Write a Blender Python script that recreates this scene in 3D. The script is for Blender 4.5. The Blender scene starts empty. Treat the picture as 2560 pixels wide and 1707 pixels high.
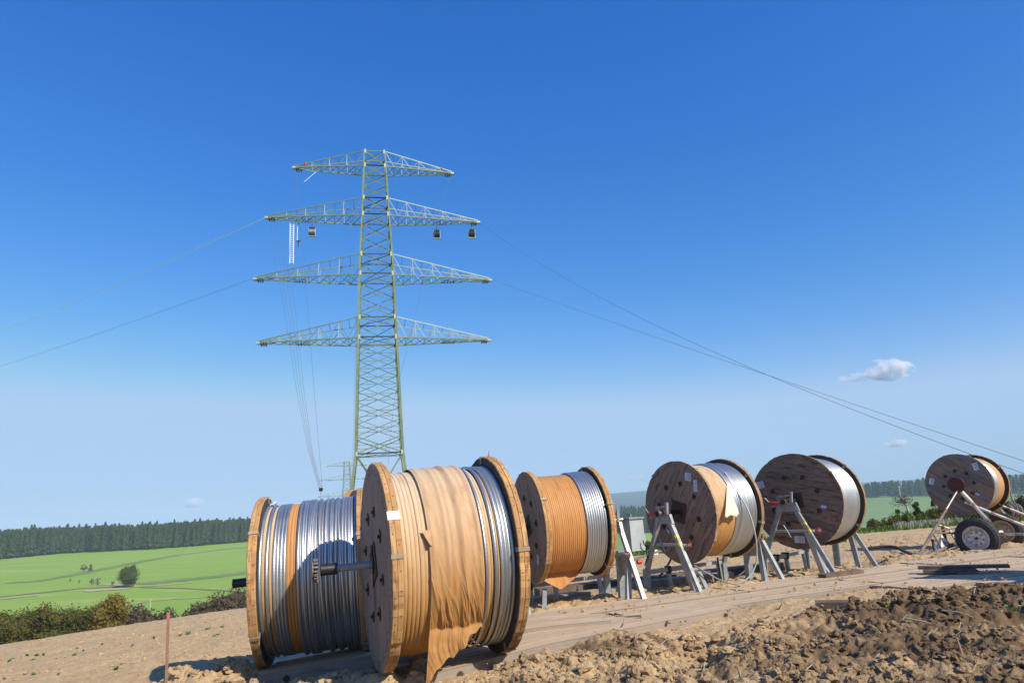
import bpy, math, random
import numpy as np
from mathutils import Vector, Matrix
R_ = math.radians
random.seed(7)
rng = np.random.default_rng(7)
SC = bpy.context.scene
COL = SC.collection
# ------------------------------------------------------------------ camera
F, W, H = 1707.0, 2560.0, 1707.0
PITCH, ROLL = R_(13.077), R_(3.524)
CAM = np.array([0.0, 0.0, 2.0])
_fw = np.array([0, math.cos(PITCH), math.sin(PITCH)])
_r0 = np.array([1.0, 0, 0]); _u0 = np.cross(_r0, _fw)
_rt = math.cos(ROLL) * _r0 - math.sin(ROLL) * _u0
_up = math.sin(ROLL) * _r0 + math.cos(ROLL) * _u0
cd = bpy.data.cameras.new("camera"); cam = bpy.data.objects.new("camera", cd); COL.objects.link(cam)
m = Matrix(((_rt[0], _up[0], -_fw[0]), (_rt[1], _up[1], -_fw[1]), (_rt[2], _up[2], -_fw[2]))).to_4x4()
m.translation = Vector(CAM)
cam.matrix_world = m
cd.sensor_width = 36.0; cd.lens = 24.0; cd.clip_start = 0.05; cd.clip_end = 40000
SC.camera = cam
# ------------------------------------------------------------------ light
SUN_AZ, SUN_EL = R_(41), R_(38)            # azimuth from +x towards the camera side
sdir = Vector((math.cos(SUN_EL) * math.cos(SUN_AZ), -math.cos(SUN_EL) * math.sin(SUN_AZ), math.sin(SUN_EL)))
ld = bpy.data.lights.new("sun", 'SUN'); ld.energy = 5.0; ld.angle = R_(0.53); ld.color = (1.0, 0.935, 0.79)
sun = bpy.data.objects.new("sun", ld); COL.objects.link(sun)
sun.rotation_euler = (-sdir).to_track_quat('-Z', 'Y').to_euler()
world = bpy.data.worlds.new("World"); SC.world = world; world.use_nodes = True
wn = world.node_tree
sky = wn.nodes.new("ShaderNodeTexSky"); sky.sky_type = 'NISHITA'; sky.sun_disc = False
sky.sun_elevation = SUN_EL; sky.sun_rotation = math.atan2(sdir.x, sdir.y)
sky.altitude = 450; sky.air_density = 1.0; sky.dust_density = 0.6; sky.ozone_density = 4.0
hsv = wn.nodes.new("ShaderNodeHueSaturation"); hsv.inputs['Saturation'].default_value = 1.25
hsv.inputs['Hue'].default_value = 0.515
bg = wn.nodes["Background"]; bg.inputs['Strength'].default_value = 0.118
wn.links.new(sky.outputs[0], hsv.inputs['Color'])
_sp = wn.nodes.new("ShaderNodeSeparateColor"); _cb = wn.nodes.new("ShaderNodeCombineColor"); wn.links.new(hsv.outputs[0], _sp.inputs[0])
for _i, (_a, _g) in enumerate(((2.3, 1.5), (1.03, .9), (1.03, .6))):   # film response of the clear sky, channel by channel
    _m1 = wn.nodes.new("ShaderNodeMath"); _m1.operation = 'MULTIPLY'; _m1.inputs[1].default_value = .18; wn.links.new(_sp.outputs[_i], _m1.inputs[0])
    _m2 = wn.nodes.new("ShaderNodeMath"); _m2.operation = 'POWER'; _m2.inputs[1].default_value = _g; wn.links.new(_m1.outputs[0], _m2.inputs[0])
    _m3 = wn.nodes.new("ShaderNodeMath"); _m3.operation = 'MULTIPLY'; _m3.inputs[1].default_value = _a / .16; wn.links.new(_m2.outputs[0], _m3.inputs[0])
    _m4 = wn.nodes.new("ShaderNodeMath"); _m4.operation = 'SMOOTH_MIN'; _m4.inputs[1].default_value = (.46, .67, .99)[_i] / .16; _m4.inputs[2].default_value = .12 / .16; wn.links.new(_m3.outputs[0], _m4.inputs[0])
    wn.links.new(_m4.outputs[0], _cb.inputs[_i])
wn.links.new(_cb.outputs[0], bg.inputs['Color'])
SC.view_settings.view_transform = 'Standard'; SC.view_settings.look = 'None'
SC.view_settings.exposure = 0.27
SC.cycles.volume_bounces = 10
SC.cycles.max_bounces = 8; SC.view_settings.gamma = 1.0

# ------------------------------------------------------------------ helpers: points
def ray(px, py):
    u = (px - W / 2) / F; v = -(py - H / 2) / F
    return _fw + u * _rt + v * _up
def at(px, py, Y):
    r = ray(px, py); return CAM + r * (Y / r[1])
def h0f(x): return 0.25 + 0.07 * np.clip(x, -5, 0)
_kt = [-180, -90, -42, -36, -21.3, -11.3, 0, 10.2, 26.6, 36.9, 90, 180]
_kv = [.0006, .0012, .00166, .00179, .00156, .00135, .0012, .00100, .00060, .00043, .0004, .0006]
_vr = [0, 150, 250, 400, 550, 700, 900, 1200, 1700, 3000, 4500, 9000]
_vt = [-180, -60, -42, -36, -21, -8, 0, 10, 18, 27, 37, 60, 180]
_vz = {-180: [-20]*12, -60: [-20]*12,
 -42: [-19, -20, -21, -20, -18.5, -17, -14, -14, -16, -20, -30, -60],
 -36: [-19, -20, -21.5, -21, -19.3, -17, -13.5, -14, -16, -20, -30, -60],
 -21: [-21, -22, -23.5, -24, -23, -20, -16, -15, -18, -24, -40, -60],
 -8: [-24, -24, -27, -30, -31, -32, -30, -30, -34, -40, -40, -60],
 0: [-25, -25, -30, -34, -37, -38, -38, -37, -40, -40, -16, -60],
 10: [-28, -28, -38, -42, -44, -45.5, -44, -38, -46, -46, 12, -60],
 18: [-29, -29, -38, -42, -43, -44, -42, -32, -34, -34, -12, -60],
 27: [-30, -30, -38, -41, -42, -42, -38, -25, -25, -26, -20, -60],
 37: [-30, -30, -38, -40, -41, -42, -38, -26, -27, -24, -26, -60],
 60: [-30]*12, 180: [-20]*12}
_vtab = np.array([_vz[t] for t in _vt], float)
def gz(x, y):
    x = np.asarray(x, float); y = np.asarray(y, float)
    r = np.hypot(x, y); th = np.degrees(np.arctan2(x, y))
    hn = h0f(x) - np.interp(th, _kt, _kv) * r * r
    ti = np.interp(th, _vt, np.arange(len(_vt))); ri = np.interp(r, _vr, np.arange(len(_vr)))
    a = np.floor(ti).astype(int).clip(0, len(_vt) - 2); b = np.floor(ri).astype(int).clip(0, len(_vr) - 2)
    fa = ti - a; fb = ri - b
    fa = fa * fa * (3 - 2 * fa); fb = fb * fb * (3 - 2 * fb)
    hv = (_vtab[a, b] * (1 - fa) * (1 - fb) + _vtab[a + 1, b] * fa * (1 - fb) + _vtab[a, b + 1] * (1 - fa) * fb + _vtab[a + 1, b + 1] * fa * fb)
    d = np.clip((hn - hv) / 2.5, -30, 30)
    return np.where(d > 20, hn, np.where(d < -20, hv, hv + 2.5 * np.log1p(np.exp(np.minimum(d, 25)))))
def g1(x, y): return float(gz(x, y))
def onground(px, py, lo=4.0, hi=6000.0):
    """first meeting of a view line with the smooth ground, as a real place"""
    r = ray(px, py); t = lo
    while t < hi:
        p = CAM + r * t
        if p[2] < g1(p[0], p[1]):
            a, b = t / 1.01, t
            for _ in range(25):
                mm = (a + b) / 2; p = CAM + r * mm
                if p[2] < g1(p[0], p[1]): b = mm
                else: a = mm
            return CAM + r * b
        t *= 1.01
    return CAM + r * hi

# ------------------------------------------------------------------ helpers: noise
def hash2(ix, iy, s):
    h = (ix.astype(np.int64) * 374761393 + iy.astype(np.int64) * 668265263 + s * 1274126177) & 0x7fffffff
    h = ((h ^ (h >> 13)) * 1103515245 + 12345) & 0x7fffffff
    h = (h ^ (h >> 16)) * 69069 & 0x7fffffff
    return ((h >> 7) & 0xffff) / 65535.0
def vnoise(x, y, s=0):
    ix = np.floor(x); iy = np.floor(y); fx = x - ix; fy = y - iy
    fx = fx * fx * fx * (fx * (fx * 6 - 15) + 10); fy = fy * fy * fy * (fy * (fy * 6 - 15) + 10)
    a = hash2(ix, iy, s); b = hash2(ix + 1, iy, s); c = hash2(ix, iy + 1, s); d = hash2(ix + 1, iy + 1, s)
    return (a * (1 - fx) + b * fx) * (1 - fy) + (c * (1 - fx) + d * fx) * fy
def fbm(x, y, o=4, s=0, g=.5):
    t = np.zeros_like(x); a = 1.0; n = 0
    for i in range(o):
        t += a * (vnoise(x, y, s + i) * 2 - 1); n += a; a *= g; x = x * 2.03 + 17.1; y = y * 2.03 - 9.7
    return t / n
def clods(x, y, s=0, dens=.8):
    """domed lumps, 0..1"""
    ix = np.floor(x); iy = np.floor(y); out = np.zeros_like(x)
    for dx in (-1, 0, 1):
        for dy in (-1, 0, 1):
            cx = ix + dx; cy = iy + dy
            px = cx + hash2(cx, cy, s); py = cy + hash2(cx, cy, s + 5)
            rad = .25 + .6 * hash2(cx, cy, s + 9); on = hash2(cx, cy, s + 11) < dens
            d2 = ((x - px) ** 2 + (y - py) ** 2) / (rad * rad)
            out = np.maximum(out, np.where(on, np.sqrt(np.clip(1 - d2, 0, 1)) * rad / .85, 0))
    return out

# ------------------------------------------------------------------ helpers: materials
MATS = {}
class NT:
    def __init__(s, name):
        s.m = bpy.data.materials.new(name); s.m.use_nodes = True; s.t = s.m.node_tree
        s.b = s.t.nodes["Principled BSDF"]; MATS[name] = s.m
    def n(s, typ, **kw):
        nd = s.t.nodes.new("ShaderNode" + typ)
        for k, v in kw.items():
            if k.startswith('i_'):
                key = k[2:]; key = int(key) if key.isdigit() else key.replace('_', ' ')
                if hasattr(v, 'is_output') or isinstance(v, bpy.types.NodeSocket): s.t.links.new(v, nd.inputs[key])
                else: nd.inputs[key].default_value = v
            else: setattr(nd, k, v)
        return nd
    def math(s, op, a, b=0.0, c=None, clamp=False):
        nd = s.t.nodes.new("ShaderNodeMath"); nd.operation = op; nd.use_clamp = clamp
        for i, v in enumerate((a, b) if c is None else (a, b, c)):
            if isinstance(v, bpy.types.NodeSocket): s.t.links.new(v, nd.inputs[i])
            else: nd.inputs[i].default_value = v
        return nd.outputs[0]
    def mix(s, f, a, b, mode='MIX'):
        nd = s.t.nodes.new("ShaderNodeMix"); nd.data_type = 'RGBA'; nd.blend_type = mode; nd.clamp_factor = True
        for i, v in ((0, f), (6, a), (7, b)):
            if isinstance(v, bpy.types.NodeSocket): s.t.links.new(v, nd.inputs[i])
            else: nd.inputs[i].default_value = (v if i == 0 else tuple(v) + (1,))
        return nd.outputs[2]
    def ramp(s, f, lo, hi):
        return s.math('MULTIPLY_ADD', f, 1.0 / (hi - lo), -lo / (hi - lo), clamp=True)
    def noise(s, vec, scale, detail=4, rough=.55, dim='3D'):
        nd = s.n('TexNoise', i_Scale=scale, i_Detail=detail, i_Roughness=rough)
        if vec is not None: s.t.links.new(vec, nd.inputs['Vector'])
        return nd.outputs[0]
    def coord(s, which='Object'): return s.n('TexCoord').outputs[which]
    def scale(s, vec, sc, rot=(0, 0, 0)):
        nd = s.n('Mapping'); nd.inputs['Scale'].default_value = sc; nd.inputs['Rotation'].default_value = rot
        s.t.links.new(vec, nd.inputs[0]); return nd.outputs[0]
    def sep(s, vec):
        nd = s.n('SeparateXYZ'); s.t.links.new(vec, nd.inputs[0]); return nd.outputs
    def out(s, col=None, rough=None, bump=None, bs=.3, bd=.01, **kw):
        def put(k, v):
            if isinstance(v, bpy.types.NodeSocket): s.t.links.new(v, s.b.inputs[k])
            elif k == 'Base Color': s.b.inputs[k].default_value = tuple(v) + (1,)
            else: s.b.inputs[k].default_value = v
        if col is not None: put('Base Color', col)
        if rough is not None: put('Roughness', rough)
        for k, v in kw.items(): put(k.replace('_', ' '), v)
        if bump is not None:
            nd = s.n('Bump', i_Strength=bs, i_Distance=bd); s.t.links.new(bump, nd.inputs['Height'])
            s.t.links.new(nd.outputs[0], s.b.inputs['Normal'])
        return s.m

def mat_boards(name, c1, c2, dark, bw=.135, streak=.7, golden=None, rim=False, bsx=.6):
    t = NT(name); uv = t.n('UVMap').outputs[0]; x, y, z = t.sep(uv)
    bi = t.math('DIVIDE', y, bw); fi = t.math('FLOOR', bi)
    jit = t.n('TexWhiteNoise', noise_dimensions='1D', i_W=fi).outputs['Value']
    if rim:
        ux = t.math('ADD', x, t.math('MULTIPLY', jit, 3.0)); ui = t.math('DIVIDE', ux, .37); uf = t.math('FLOOR', ui)
        key = t.math('ADD', t.math('MULTIPLY', fi, 37.3), t.math('MULTIPLY', uf, 7.13))
        rnd = t.n('TexWhiteNoise', noise_dimensions='1D', i_W=key).outputs['Value']
        fu = t.math('FRACT', ui); gapu = t.math('MULTIPLY', t.math('LESS_THAN', fu, .014), .75)
    else: rnd = jit; gapu = None
    fr = t.math('FRACT', bi); gap = t.math('LESS_THAN', fr, .045)
    if gapu is not None: gap = t.math('MAXIMUM', gap, gapu)
    off = t.math('MULTIPLY', rnd, 20.0)
    cv = t.n('CombineXYZ'); t.t.links.new(t.math('ADD', x, off), cv.inputs[0]); t.t.links.new(y, cv.inputs[1]); t.t.links.new(off, cv.inputs[2])
    gr = t.noise(t.scale(cv.outputs[0], (2.2, 60, 1)), 1.0, 5, .65)
    st = t.noise(t.scale(cv.outputs[0], (3.2, 17, 1)), 1.0, 4, .6)
    blot = t.noise(t.coord(), 2.6, 4, .6)
    col = t.mix(rnd, c1, c2)
    col = t.mix(t.math('MULTIPLY', t.ramp(gr, .35, .75), .5), col, tuple(c * .5 for c in c1))
    if golden: col = t.mix(t.math('MULTIPLY', t.ramp(blot, .52, .7), .8), col, golden)
    col = t.mix(t.math('MULTIPLY', t.ramp(st, .54, .64), streak), col, dark)
    col = t.mix(t.math('MULTIPLY', gap, .9), col, (.02, .014, .01))
    h = t.math('SUBTRACT', gr, t.math('MULTIPLY', gap, 1.2))
    return t.out(col, .82, h, .5, .006)
mat_boards('wood_face_brown', (.34, .225, .155), (.24, .155, .11), (.075, .048, .035), streak=.8, golden=(.36, .2, .1))
mat_boards('wood_face_red', (.26, .165, .115), (.17, .11, .08), (.055, .036, .028), streak=.85, golden=(.34, .18, .085))
mat_boards('wood_face_grey', (.26, .205, .17), (.18, .135, .11), (.05, .035, .03), streak=.5, golden=(.4, .2, .08))
mat_boards('wood_face_near', (.33, .235, .18), (.23, .16, .12), (.08, .055, .045), streak=.6, bw=.12)
mat_simple_late = None
mat_boards('wood_rim', (.56, .33, .15), (.42, .205, .07), (.16, .08, .04), bw=.066, streak=.55, golden=(.62, .34, .12), rim=True)
mat_boards('wood_rim_thin', (.46, .29, .16), (.36, .2, .09), (.14, .08, .05), bw=.2, streak=.5, rim=True)
mat_boards('wood_mat', (.57, .415, .265), (.50, .355, .225), (.35, .24, .15), bw=.2, streak=.3, golden=(.57, .42, .27))
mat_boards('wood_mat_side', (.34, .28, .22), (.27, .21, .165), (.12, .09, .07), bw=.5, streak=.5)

def mat_simple(name, col, rough=.6, metal=0.0, ns=None, var=.25, col2=None, bump=None, bd=.004, thr=(.4, .65), **kw):
    t = NT(name)
    if ns:
        nz = t.noise(t.coord(), ns, 5, .6)
        c = t.mix(t.ramp(nz, *thr), col, col2 if col2 else tuple(v * (1 - var) for v in col))
    else: c = col; nz = None
    b = t.noise(t.coord(), bump, 4, .6) if bump else None
    return t.out(c, rough, b, .5, bd, Metallic=metal, **kw)
mat_simple('inner_shade', (.028, .026, .026), .85, 0, 8, col2=(.05, .04, .035))  # flange inner faces: the shade there is put into a near-black colour
mat_simple('galvanised', (.35, .375, .39), .5, .35, 9, col2=(.24, .26, .27), bump=40, bd=.001)
mat_simple('galvanised_dull', (.42, .44, .45), .55, .4, 6, col2=(.33, .35, .36))
mat_simple('rust_plate', (.10, .038, .025), .8, .1, 30, col2=(.055, .024, .018))
mat_simple('dark_steel', (.03, .03, .03), .45, .6, 25, col2=(.06, .05, .045))
mat_simple('black_paint', (.012, .012, .014), .35, 0, 20)
mat_simple('chrome', (.75, .75, .74), .18, 1.0)
mat_simple('red_paint', (.55, .03, .02), .5)
mat_simple('red_disc', (.105, .013, .013), .6, 0, 14, col2=(.06, .01, .01))
mat_simple('brass', (.32, .25, .17), .35, .8, 20)
mat_simple('white_rusty', (.68, .62, .54), .6, 0, 5, col2=(.33, .14, .07), bump=30, thr=(.5, .6))
mat_simple('wheel_rim', (.82, .78, .72), .5, 0, 12, col2=(.42, .36, .29))
mat_simple('rim_dusty', (.48, .4, .28), .8, 0, 12, col2=(.36, .28, .18))
mat_simple('tyre', (.022, .022, .023), .75, 0, 18, col2=(.045, .04, .034))
mat_simple('dusty_drawbar', (.20, .15, .12), .8, 0, 9, col2=(.08, .055, .045))
mat_simple('dark_rope', (.035, .03, .028), .9, 0, 30)
mat_simple('label_white', (.66, .69, .74), .6, 0, 60, col2=(.45, .48, .55))
mat_simple('label_blue', (.1, .17, .42), .5)
mat_simple('yellow_warn', (.85, .6, .02), .5)
mat_simple('ink', (.03, .03, .03), .6)
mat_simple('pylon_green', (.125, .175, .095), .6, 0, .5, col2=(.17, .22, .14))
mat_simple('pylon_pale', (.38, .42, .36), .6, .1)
mat_simple('wire', (.25, .26, .28), .5, .5)
mat_simple('wire_dark', (.12, .13, .15), .6, .2)
mat_simple('white_rope', (.7, .74, .8), .6)
mat_simple('hose', (.16, .14, .13), .6)
mat_simple('concrete_white', (.75, .74, .7), .8, 0, 4)
mat_simple('plank_grey', (.36, .28, .2), .85, 0, 5, col2=(.26, .19, .13), bump=12)
mat_simple('plank_dark', (.16, .11, .08), .85, 0, 5, col2=(.09, .06, .045), bump=12)
mat_simple('stake', (.34, .19, .11), .8, 0, 20)
mat_simple('stake_top', (.5, .17, .12), .7)
mat_simple('cabinet', (.43, .47, .47), .5, .2, 4, col2=(.36, .4, .41))
mat_simple('stick', (.3, .2, .12), .9)
# soil with vertex attribute "moist"
t = NT('soil'); at_ = t.n('Attribute', attribute_name='moist').outputs['Fac']
co = t.coord(); n1 = t.noise(co, 1.4, 5, .6); n2 = t.noise(co, 14, 6, .65); n3 = t.noise(co, 60, 4, .7)
dry = t.mix(t.ramp(n1, .3, .7), (.58, .405, .225), (.48, .325, .175))
dry = t.mix(t.math('MULTIPLY', t.ramp(n2, .5, .75), .45), dry, (.68, .51, .34))
wet = t.mix(t.ramp(n2, .3, .7), (.215, .14, .08), (.125, .078, .043))
mo = t.math('ADD', at_, t.math('MULTIPLY', t.math('SUBTRACT', n2, .5), .8))
c = t.mix(t.ramp(mo, .0, .95), dry, wet)
t.out(c, .95, t.math('ADD', n2, t.math('MULTIPLY', n3, .6)), 1.0, .03)
t.b.inputs['Specular IOR Level'].default_value = .15
def mat_field(name, a, b, tan, s1=.02):
    t = NT(name); co = t.coord()
    n1 = t.noise(t.scale(co, (1, 2.2, 1), (0, 0, .35)), s1, 5, .6)
    n2 = t.noise(t.scale(co, (1, 5, 1), (0, 0, .25)), .012, 3, .5)
    n3 = t.noise(co, .6, 3, .6)
    c = t.mix(t.ramp(n1, .3, .7), a, b); c = t.mix(t.math('MULTIPLY', t.ramp(n2, .58, .68), .65), c, tan)
    c = t.mix(t.math('MULTIPLY', n3, .3), c, tuple(v * .7 for v in a))
    return t.out(c, .9)
mat_field('field_green', (.20, .325, .02), (.255, .365, .03), (.42, .37, .15))
mat_field('field_dull', (.14, .23, .05), (.18, .26, .07), (.27, .27, .13))
mat_simple('forest_floor', (.018, .034, .016), .95, 0, .01, col2=(.03, .05, .022))
mat_simple('track_tan', (.42, .33, .21), .95, 0, .3, col2=(.3, .28, .15))
mat_simple('track_dark', (.13, .19, .03), .95, 0, .06, col2=(.19, .2, .07))
def mat_leaf(name, a, b, c_=None, sc=.9):
    t = NT(name); co = t.coord(); n1 = t.noise(co, sc, 3, .6)
    gi = t.n('NewGeometry').outputs['Random Per Island']
    c = t.mix(t.ramp(n1, .35, .65), a, b)
    c = t.mix(gi, c, c_ if c_ else tuple(v * 1.5 for v in b))
    c = t.mix(.0, c, a)
    tr = t.n('BsdfTranslucent'); t.t.links.new(c, tr.inputs[0])
    mx = t.n('MixShader', i_0=.25); t.out(c, .8); t.b.inputs['Specular IOR Level'].default_value = .15
    t.t.links.new(t.b.outputs[0], mx.inputs[1]); t.t.links.new(tr.outputs[0], mx.inputs[2])
    t.t.links.new(mx.outputs[0], t.t.nodes['Material Output'].inputs[0])
mat_leaf('leaf_hedge', (.045, .08, .015), (.085, .10, .02), (.135, .11, .028))
mat_leaf('leaf_gold', (.095, .10, .018), (.16, .13, .025), (.22, .145, .032))
mat_leaf('leaf_dark', (.03, .055, .015), (.06, .085, .02), (.09, .11, .03))
mat_leaf('leaf_brown', (.075, .062, .035), (.10, .08, .045), (.13, .095, .055))
mat_leaf('leaf_bare', (.15, .12, .085), (.19, .15, .11), (.2, .17, .13))
mat_leaf('leaf_green', (.06, .12, .02), (.10, .16, .03), (.16, .17, .04))
mat_leaf('leaf_conifer', (.018, .038, .014), (.035, .06, .02), (.075, .10, .035), sc=.05)
mat_leaf('leaf_straw', (.36, .33, .25), (.28, .26, .18), (.42, .4, .32))
mat_leaf('leaf_weed', (.06, .14, .02), (.09, .19, .03), (.13, .22, .04), sc=5)
mat_simple('bark', (.11, .08, .06), .9, 0, 8)
mat_simple('bark_birch', (.6, .58, .54), .8, 0, 3, col2=(.35, .32, .3))
# aluminium conductor, paper
t = NT('aluminium'); x, y, z = t.sep(t.coord()); cv = t.n('CombineXYZ'); t.t.links.new(x, cv.inputs[0])
n1 = t.noise(cv.outputs[0], 30, 3, .6); n2 = t.noise(t.coord(), 5, 4, .6)
uv = t.n('UVMap').outputs[0]; wv = t.n('TexWave', i_Scale=9.0, i_Distortion=.4); t.t.links.new(t.scale(uv, (1, 1.6, 1), (0, 0, .6)), wv.inputs[0])
c = t.mix(t.ramp(n1, .35, .65), (.58, .585, .59), (.38, .385, .395)); c = t.mix(t.math('MULTIPLY', t.ramp(n2, .5, .75), .4), c, (.62, .55, .46))
t.out(c, t.math('MULTIPLY_ADD', n2, .2, .33), wv.outputs['Fac'], .12, .004, Metallic=.88)
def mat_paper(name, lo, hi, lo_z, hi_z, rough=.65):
    """waxed paper: tan low down, paler towards the top, with darker blotches"""
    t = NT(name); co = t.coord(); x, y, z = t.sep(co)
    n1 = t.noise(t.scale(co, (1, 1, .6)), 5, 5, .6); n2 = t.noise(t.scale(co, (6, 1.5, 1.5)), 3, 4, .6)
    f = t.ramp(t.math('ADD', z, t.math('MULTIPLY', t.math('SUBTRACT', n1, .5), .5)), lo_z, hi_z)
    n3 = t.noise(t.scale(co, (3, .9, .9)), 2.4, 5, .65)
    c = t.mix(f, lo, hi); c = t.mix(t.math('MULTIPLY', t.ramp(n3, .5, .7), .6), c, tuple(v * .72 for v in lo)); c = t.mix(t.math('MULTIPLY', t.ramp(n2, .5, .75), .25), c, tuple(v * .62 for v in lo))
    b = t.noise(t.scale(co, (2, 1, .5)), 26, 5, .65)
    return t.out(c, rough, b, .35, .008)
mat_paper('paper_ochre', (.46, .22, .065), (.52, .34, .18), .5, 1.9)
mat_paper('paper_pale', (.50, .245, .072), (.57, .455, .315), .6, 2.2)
mat_paper('paper_tan', (.43, .205, .062), (.54, .40, .265), .8, 2.4)
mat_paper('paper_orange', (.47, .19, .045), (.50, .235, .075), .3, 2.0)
mat_paper('paper_white', (.72, .6, .44), (.78, .66, .5), .3, 2.0)

# ------------------------------------------------------------------ helpers: meshes and objects
def tag(o, label=None, cat=None, group=None, kind=None):
    if label: o['label'] = label
    if cat: o['category'] = cat
    if group: o['group'] = group
    if kind: o['kind'] = kind
    return o
def empty(name, loc=(0, 0, 0), rz=0, label=None, cat=None, group=None, ry=0):
    o = bpy.data.objects.new(name, None); COL.objects.link(o); o.location = loc; o.rotation_euler = (0, ry, rz)
    o.empty_display_size = .2
    return tag(o, label, cat, group)
class MB:
    """collects geometry with material slots and UVs, links it as ONE mesh object"""
    def __init__(s): s.v = []; s.f = []; s.mi = []; s.uv = []; s.mats = []; s.sm = []; s.n = 0
    def slot(s, mname):
        if mname not in s.mats: s.mats.append(mname)
        return s.mats.index(mname)
    def add(s, verts, faces, mat, uvs=None, smooth=False):
        k = s.slot(mat); b = s.n
        s.v.extend(tuple(map(float, v)) for v in verts); s.n += len(verts)
        for i, f in enumerate(faces):
            s.f.append(tuple(b + j for j in f)); s.mi.append(k); s.sm.append(smooth)
            s.uv.append(uvs[i] if uvs is not None else None)
    def frame(s, p, q, up=(0, 0, 1)):
        p = Vector(p); q = Vector(q); d = (q - p); L = d.length; d.normalize(); u = Vector(up)
        if abs(d.dot(u)) > .98: u = Vector((0, 1, 0)) if abs(d.y) < .9 else Vector((1, 0, 0))
        a = d.cross(u).normalized(); b = a.cross(d).normalized(); return p, q, d, a, b, L
    def bar(s, p, q, w, h, mat, up=(0, 0, 1)):
        p, q, d, a, b, L = s.frame(p, q, up); vs = []
        for c in (p, q):
            for i, j in ((-1, -1), (1, -1), (1, 1), (-1, 1)): vs.append(c + a * (i * w / 2) + b * (j * h / 2))
        fs = [(0, 1, 2, 3), (7, 6, 5, 4), (0, 4, 5, 1), (1, 5, 6, 2), (2, 6, 7, 3), (3, 7, 4, 0)]
        uv = [[(0, 0), (w, 0), (w, h), (0, h)]] * 2 + [[(0, 0), (L, 0), (L, w), (0, w)]] * 4
        s.add(vs, fs, mat, uv)
    def tube(s, pts, r, mat, seg=8, cap=True, closed=False):
        pts = [Vector(p) for p in pts]; n = len(pts); rs = r if isinstance(r, (list, tuple)) else [r] * n
        vs = []; a = None
        for i, p in enumerate(pts):
            d = (pts[(i + 1) % n if closed else min(i + 1, n - 1)] - pts[(i - 1) % n if closed else max(i - 1, 0)]).normalized()
            if a is None:
                u = Vector((0, 0, 1)) if abs(d.z) < .9 else Vector((1, 0, 0)); a = d.cross(u).normalized()
            else: a = (a - d * a.dot(d)).normalized()
            b = d.cross(a)
            for k in range(seg):
                t = 2 * math.pi * k / seg; vs.append(p + (a * math.cos(t) + b * math.sin(t)) * rs[i])
        fs = []
        for i in range(n if closed else n - 1):
            for k in range(seg):
                k2 = (k + 1) % seg; j = (i + 1) % n
                fs.append((i * seg + k, i * seg + k2, j * seg + k2, j * seg + k))
        s.add(vs, fs, mat, None, True)
        if cap and not closed:
            s.add(vs[:seg], [tuple(range(seg - 1, -1, -1))], mat); s.add(vs[-seg:], [tuple(range(seg))], mat)
    def box(s, lo, hi, mat):
        x0, y0, z0 = lo; x1, y1, z1 = hi
        s.bar((x0, (y0 + y1) / 2, (z0 + z1) / 2), (x1, (y0 + y1) / 2, (z0 + z1) / 2), abs(y1 - y0), abs(z1 - z0), mat)
    def lathe(s, prof, seg, mat, cz=0.0, smooth=True, wob=None, a0=0, a1=2 * math.pi, uvrot=None):
        """revolve (x, r) round the X axis at height cz"""
        vs = []; full = abs(a1 - a0 - 2 * math.pi) < 1e-6; n = seg if full else seg + 1
        for i in range(n):
            t = a0 + (a1 - a0) * i / seg
            for j, (x, r) in enumerate(prof):
                rr = r * (wob[i % seg] if (wob is not None and r > .3) else 1)
                vs.append((x, -rr * math.cos(t), cz + rr * math.sin(t)))
        m = len(prof); fs = []; uvs = []
        acc = [0]
        for j in range(1, m): acc.append(acc[-1] + math.hypot(prof[j][0] - prof[j - 1][0], prof[j][1] - prof[j - 1][1]))
        for i in range(seg):
            i2 = (i + 1) % n; t1 = a0 + (a1 - a0) * i / seg; t2 = a0 + (a1 - a0) * (i + 1) / seg
            for j in range(m - 1):
                fs.append((i * m + j, i2 * m + j, i2 * m + j + 1, i * m + j + 1)); R = max(prof[j][1], .05)
                uvs.append([(t1 * R, acc[j]), (t2 * R, acc[j]), (t2 * R, acc[j + 1]), (t1 * R, acc[j + 1])])
        s.add(vs, fs, mat, uvs, smooth)
    def build(s, name, parent=None, **kw):
        me = bpy.data.meshes.new(name); me.from_pydata(s.v, [], s.f)
        for mn in s.mats: me.materials.append(MATS[mn])
        me.polygons.foreach_set('material_index', s.mi); me.polygons.foreach_set('use_smooth', s.sm)
        if any(u is not None for u in s.uv):
            ul = me.uv_layers.new(name='UVMap'); dat = []
            for f, u in zip(s.f, s.uv):
                if u is None: u = [(0, 0)] * len(f)
                for q in u: dat.extend(q)
            ul.data.foreach_set('uv', dat)
        me.update()
        o = bpy.data.objects.new(name, me); COL.objects.link(o)
        if parent is not None: o.parent = parent
        return tag(o, **kw) if kw else o
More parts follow.
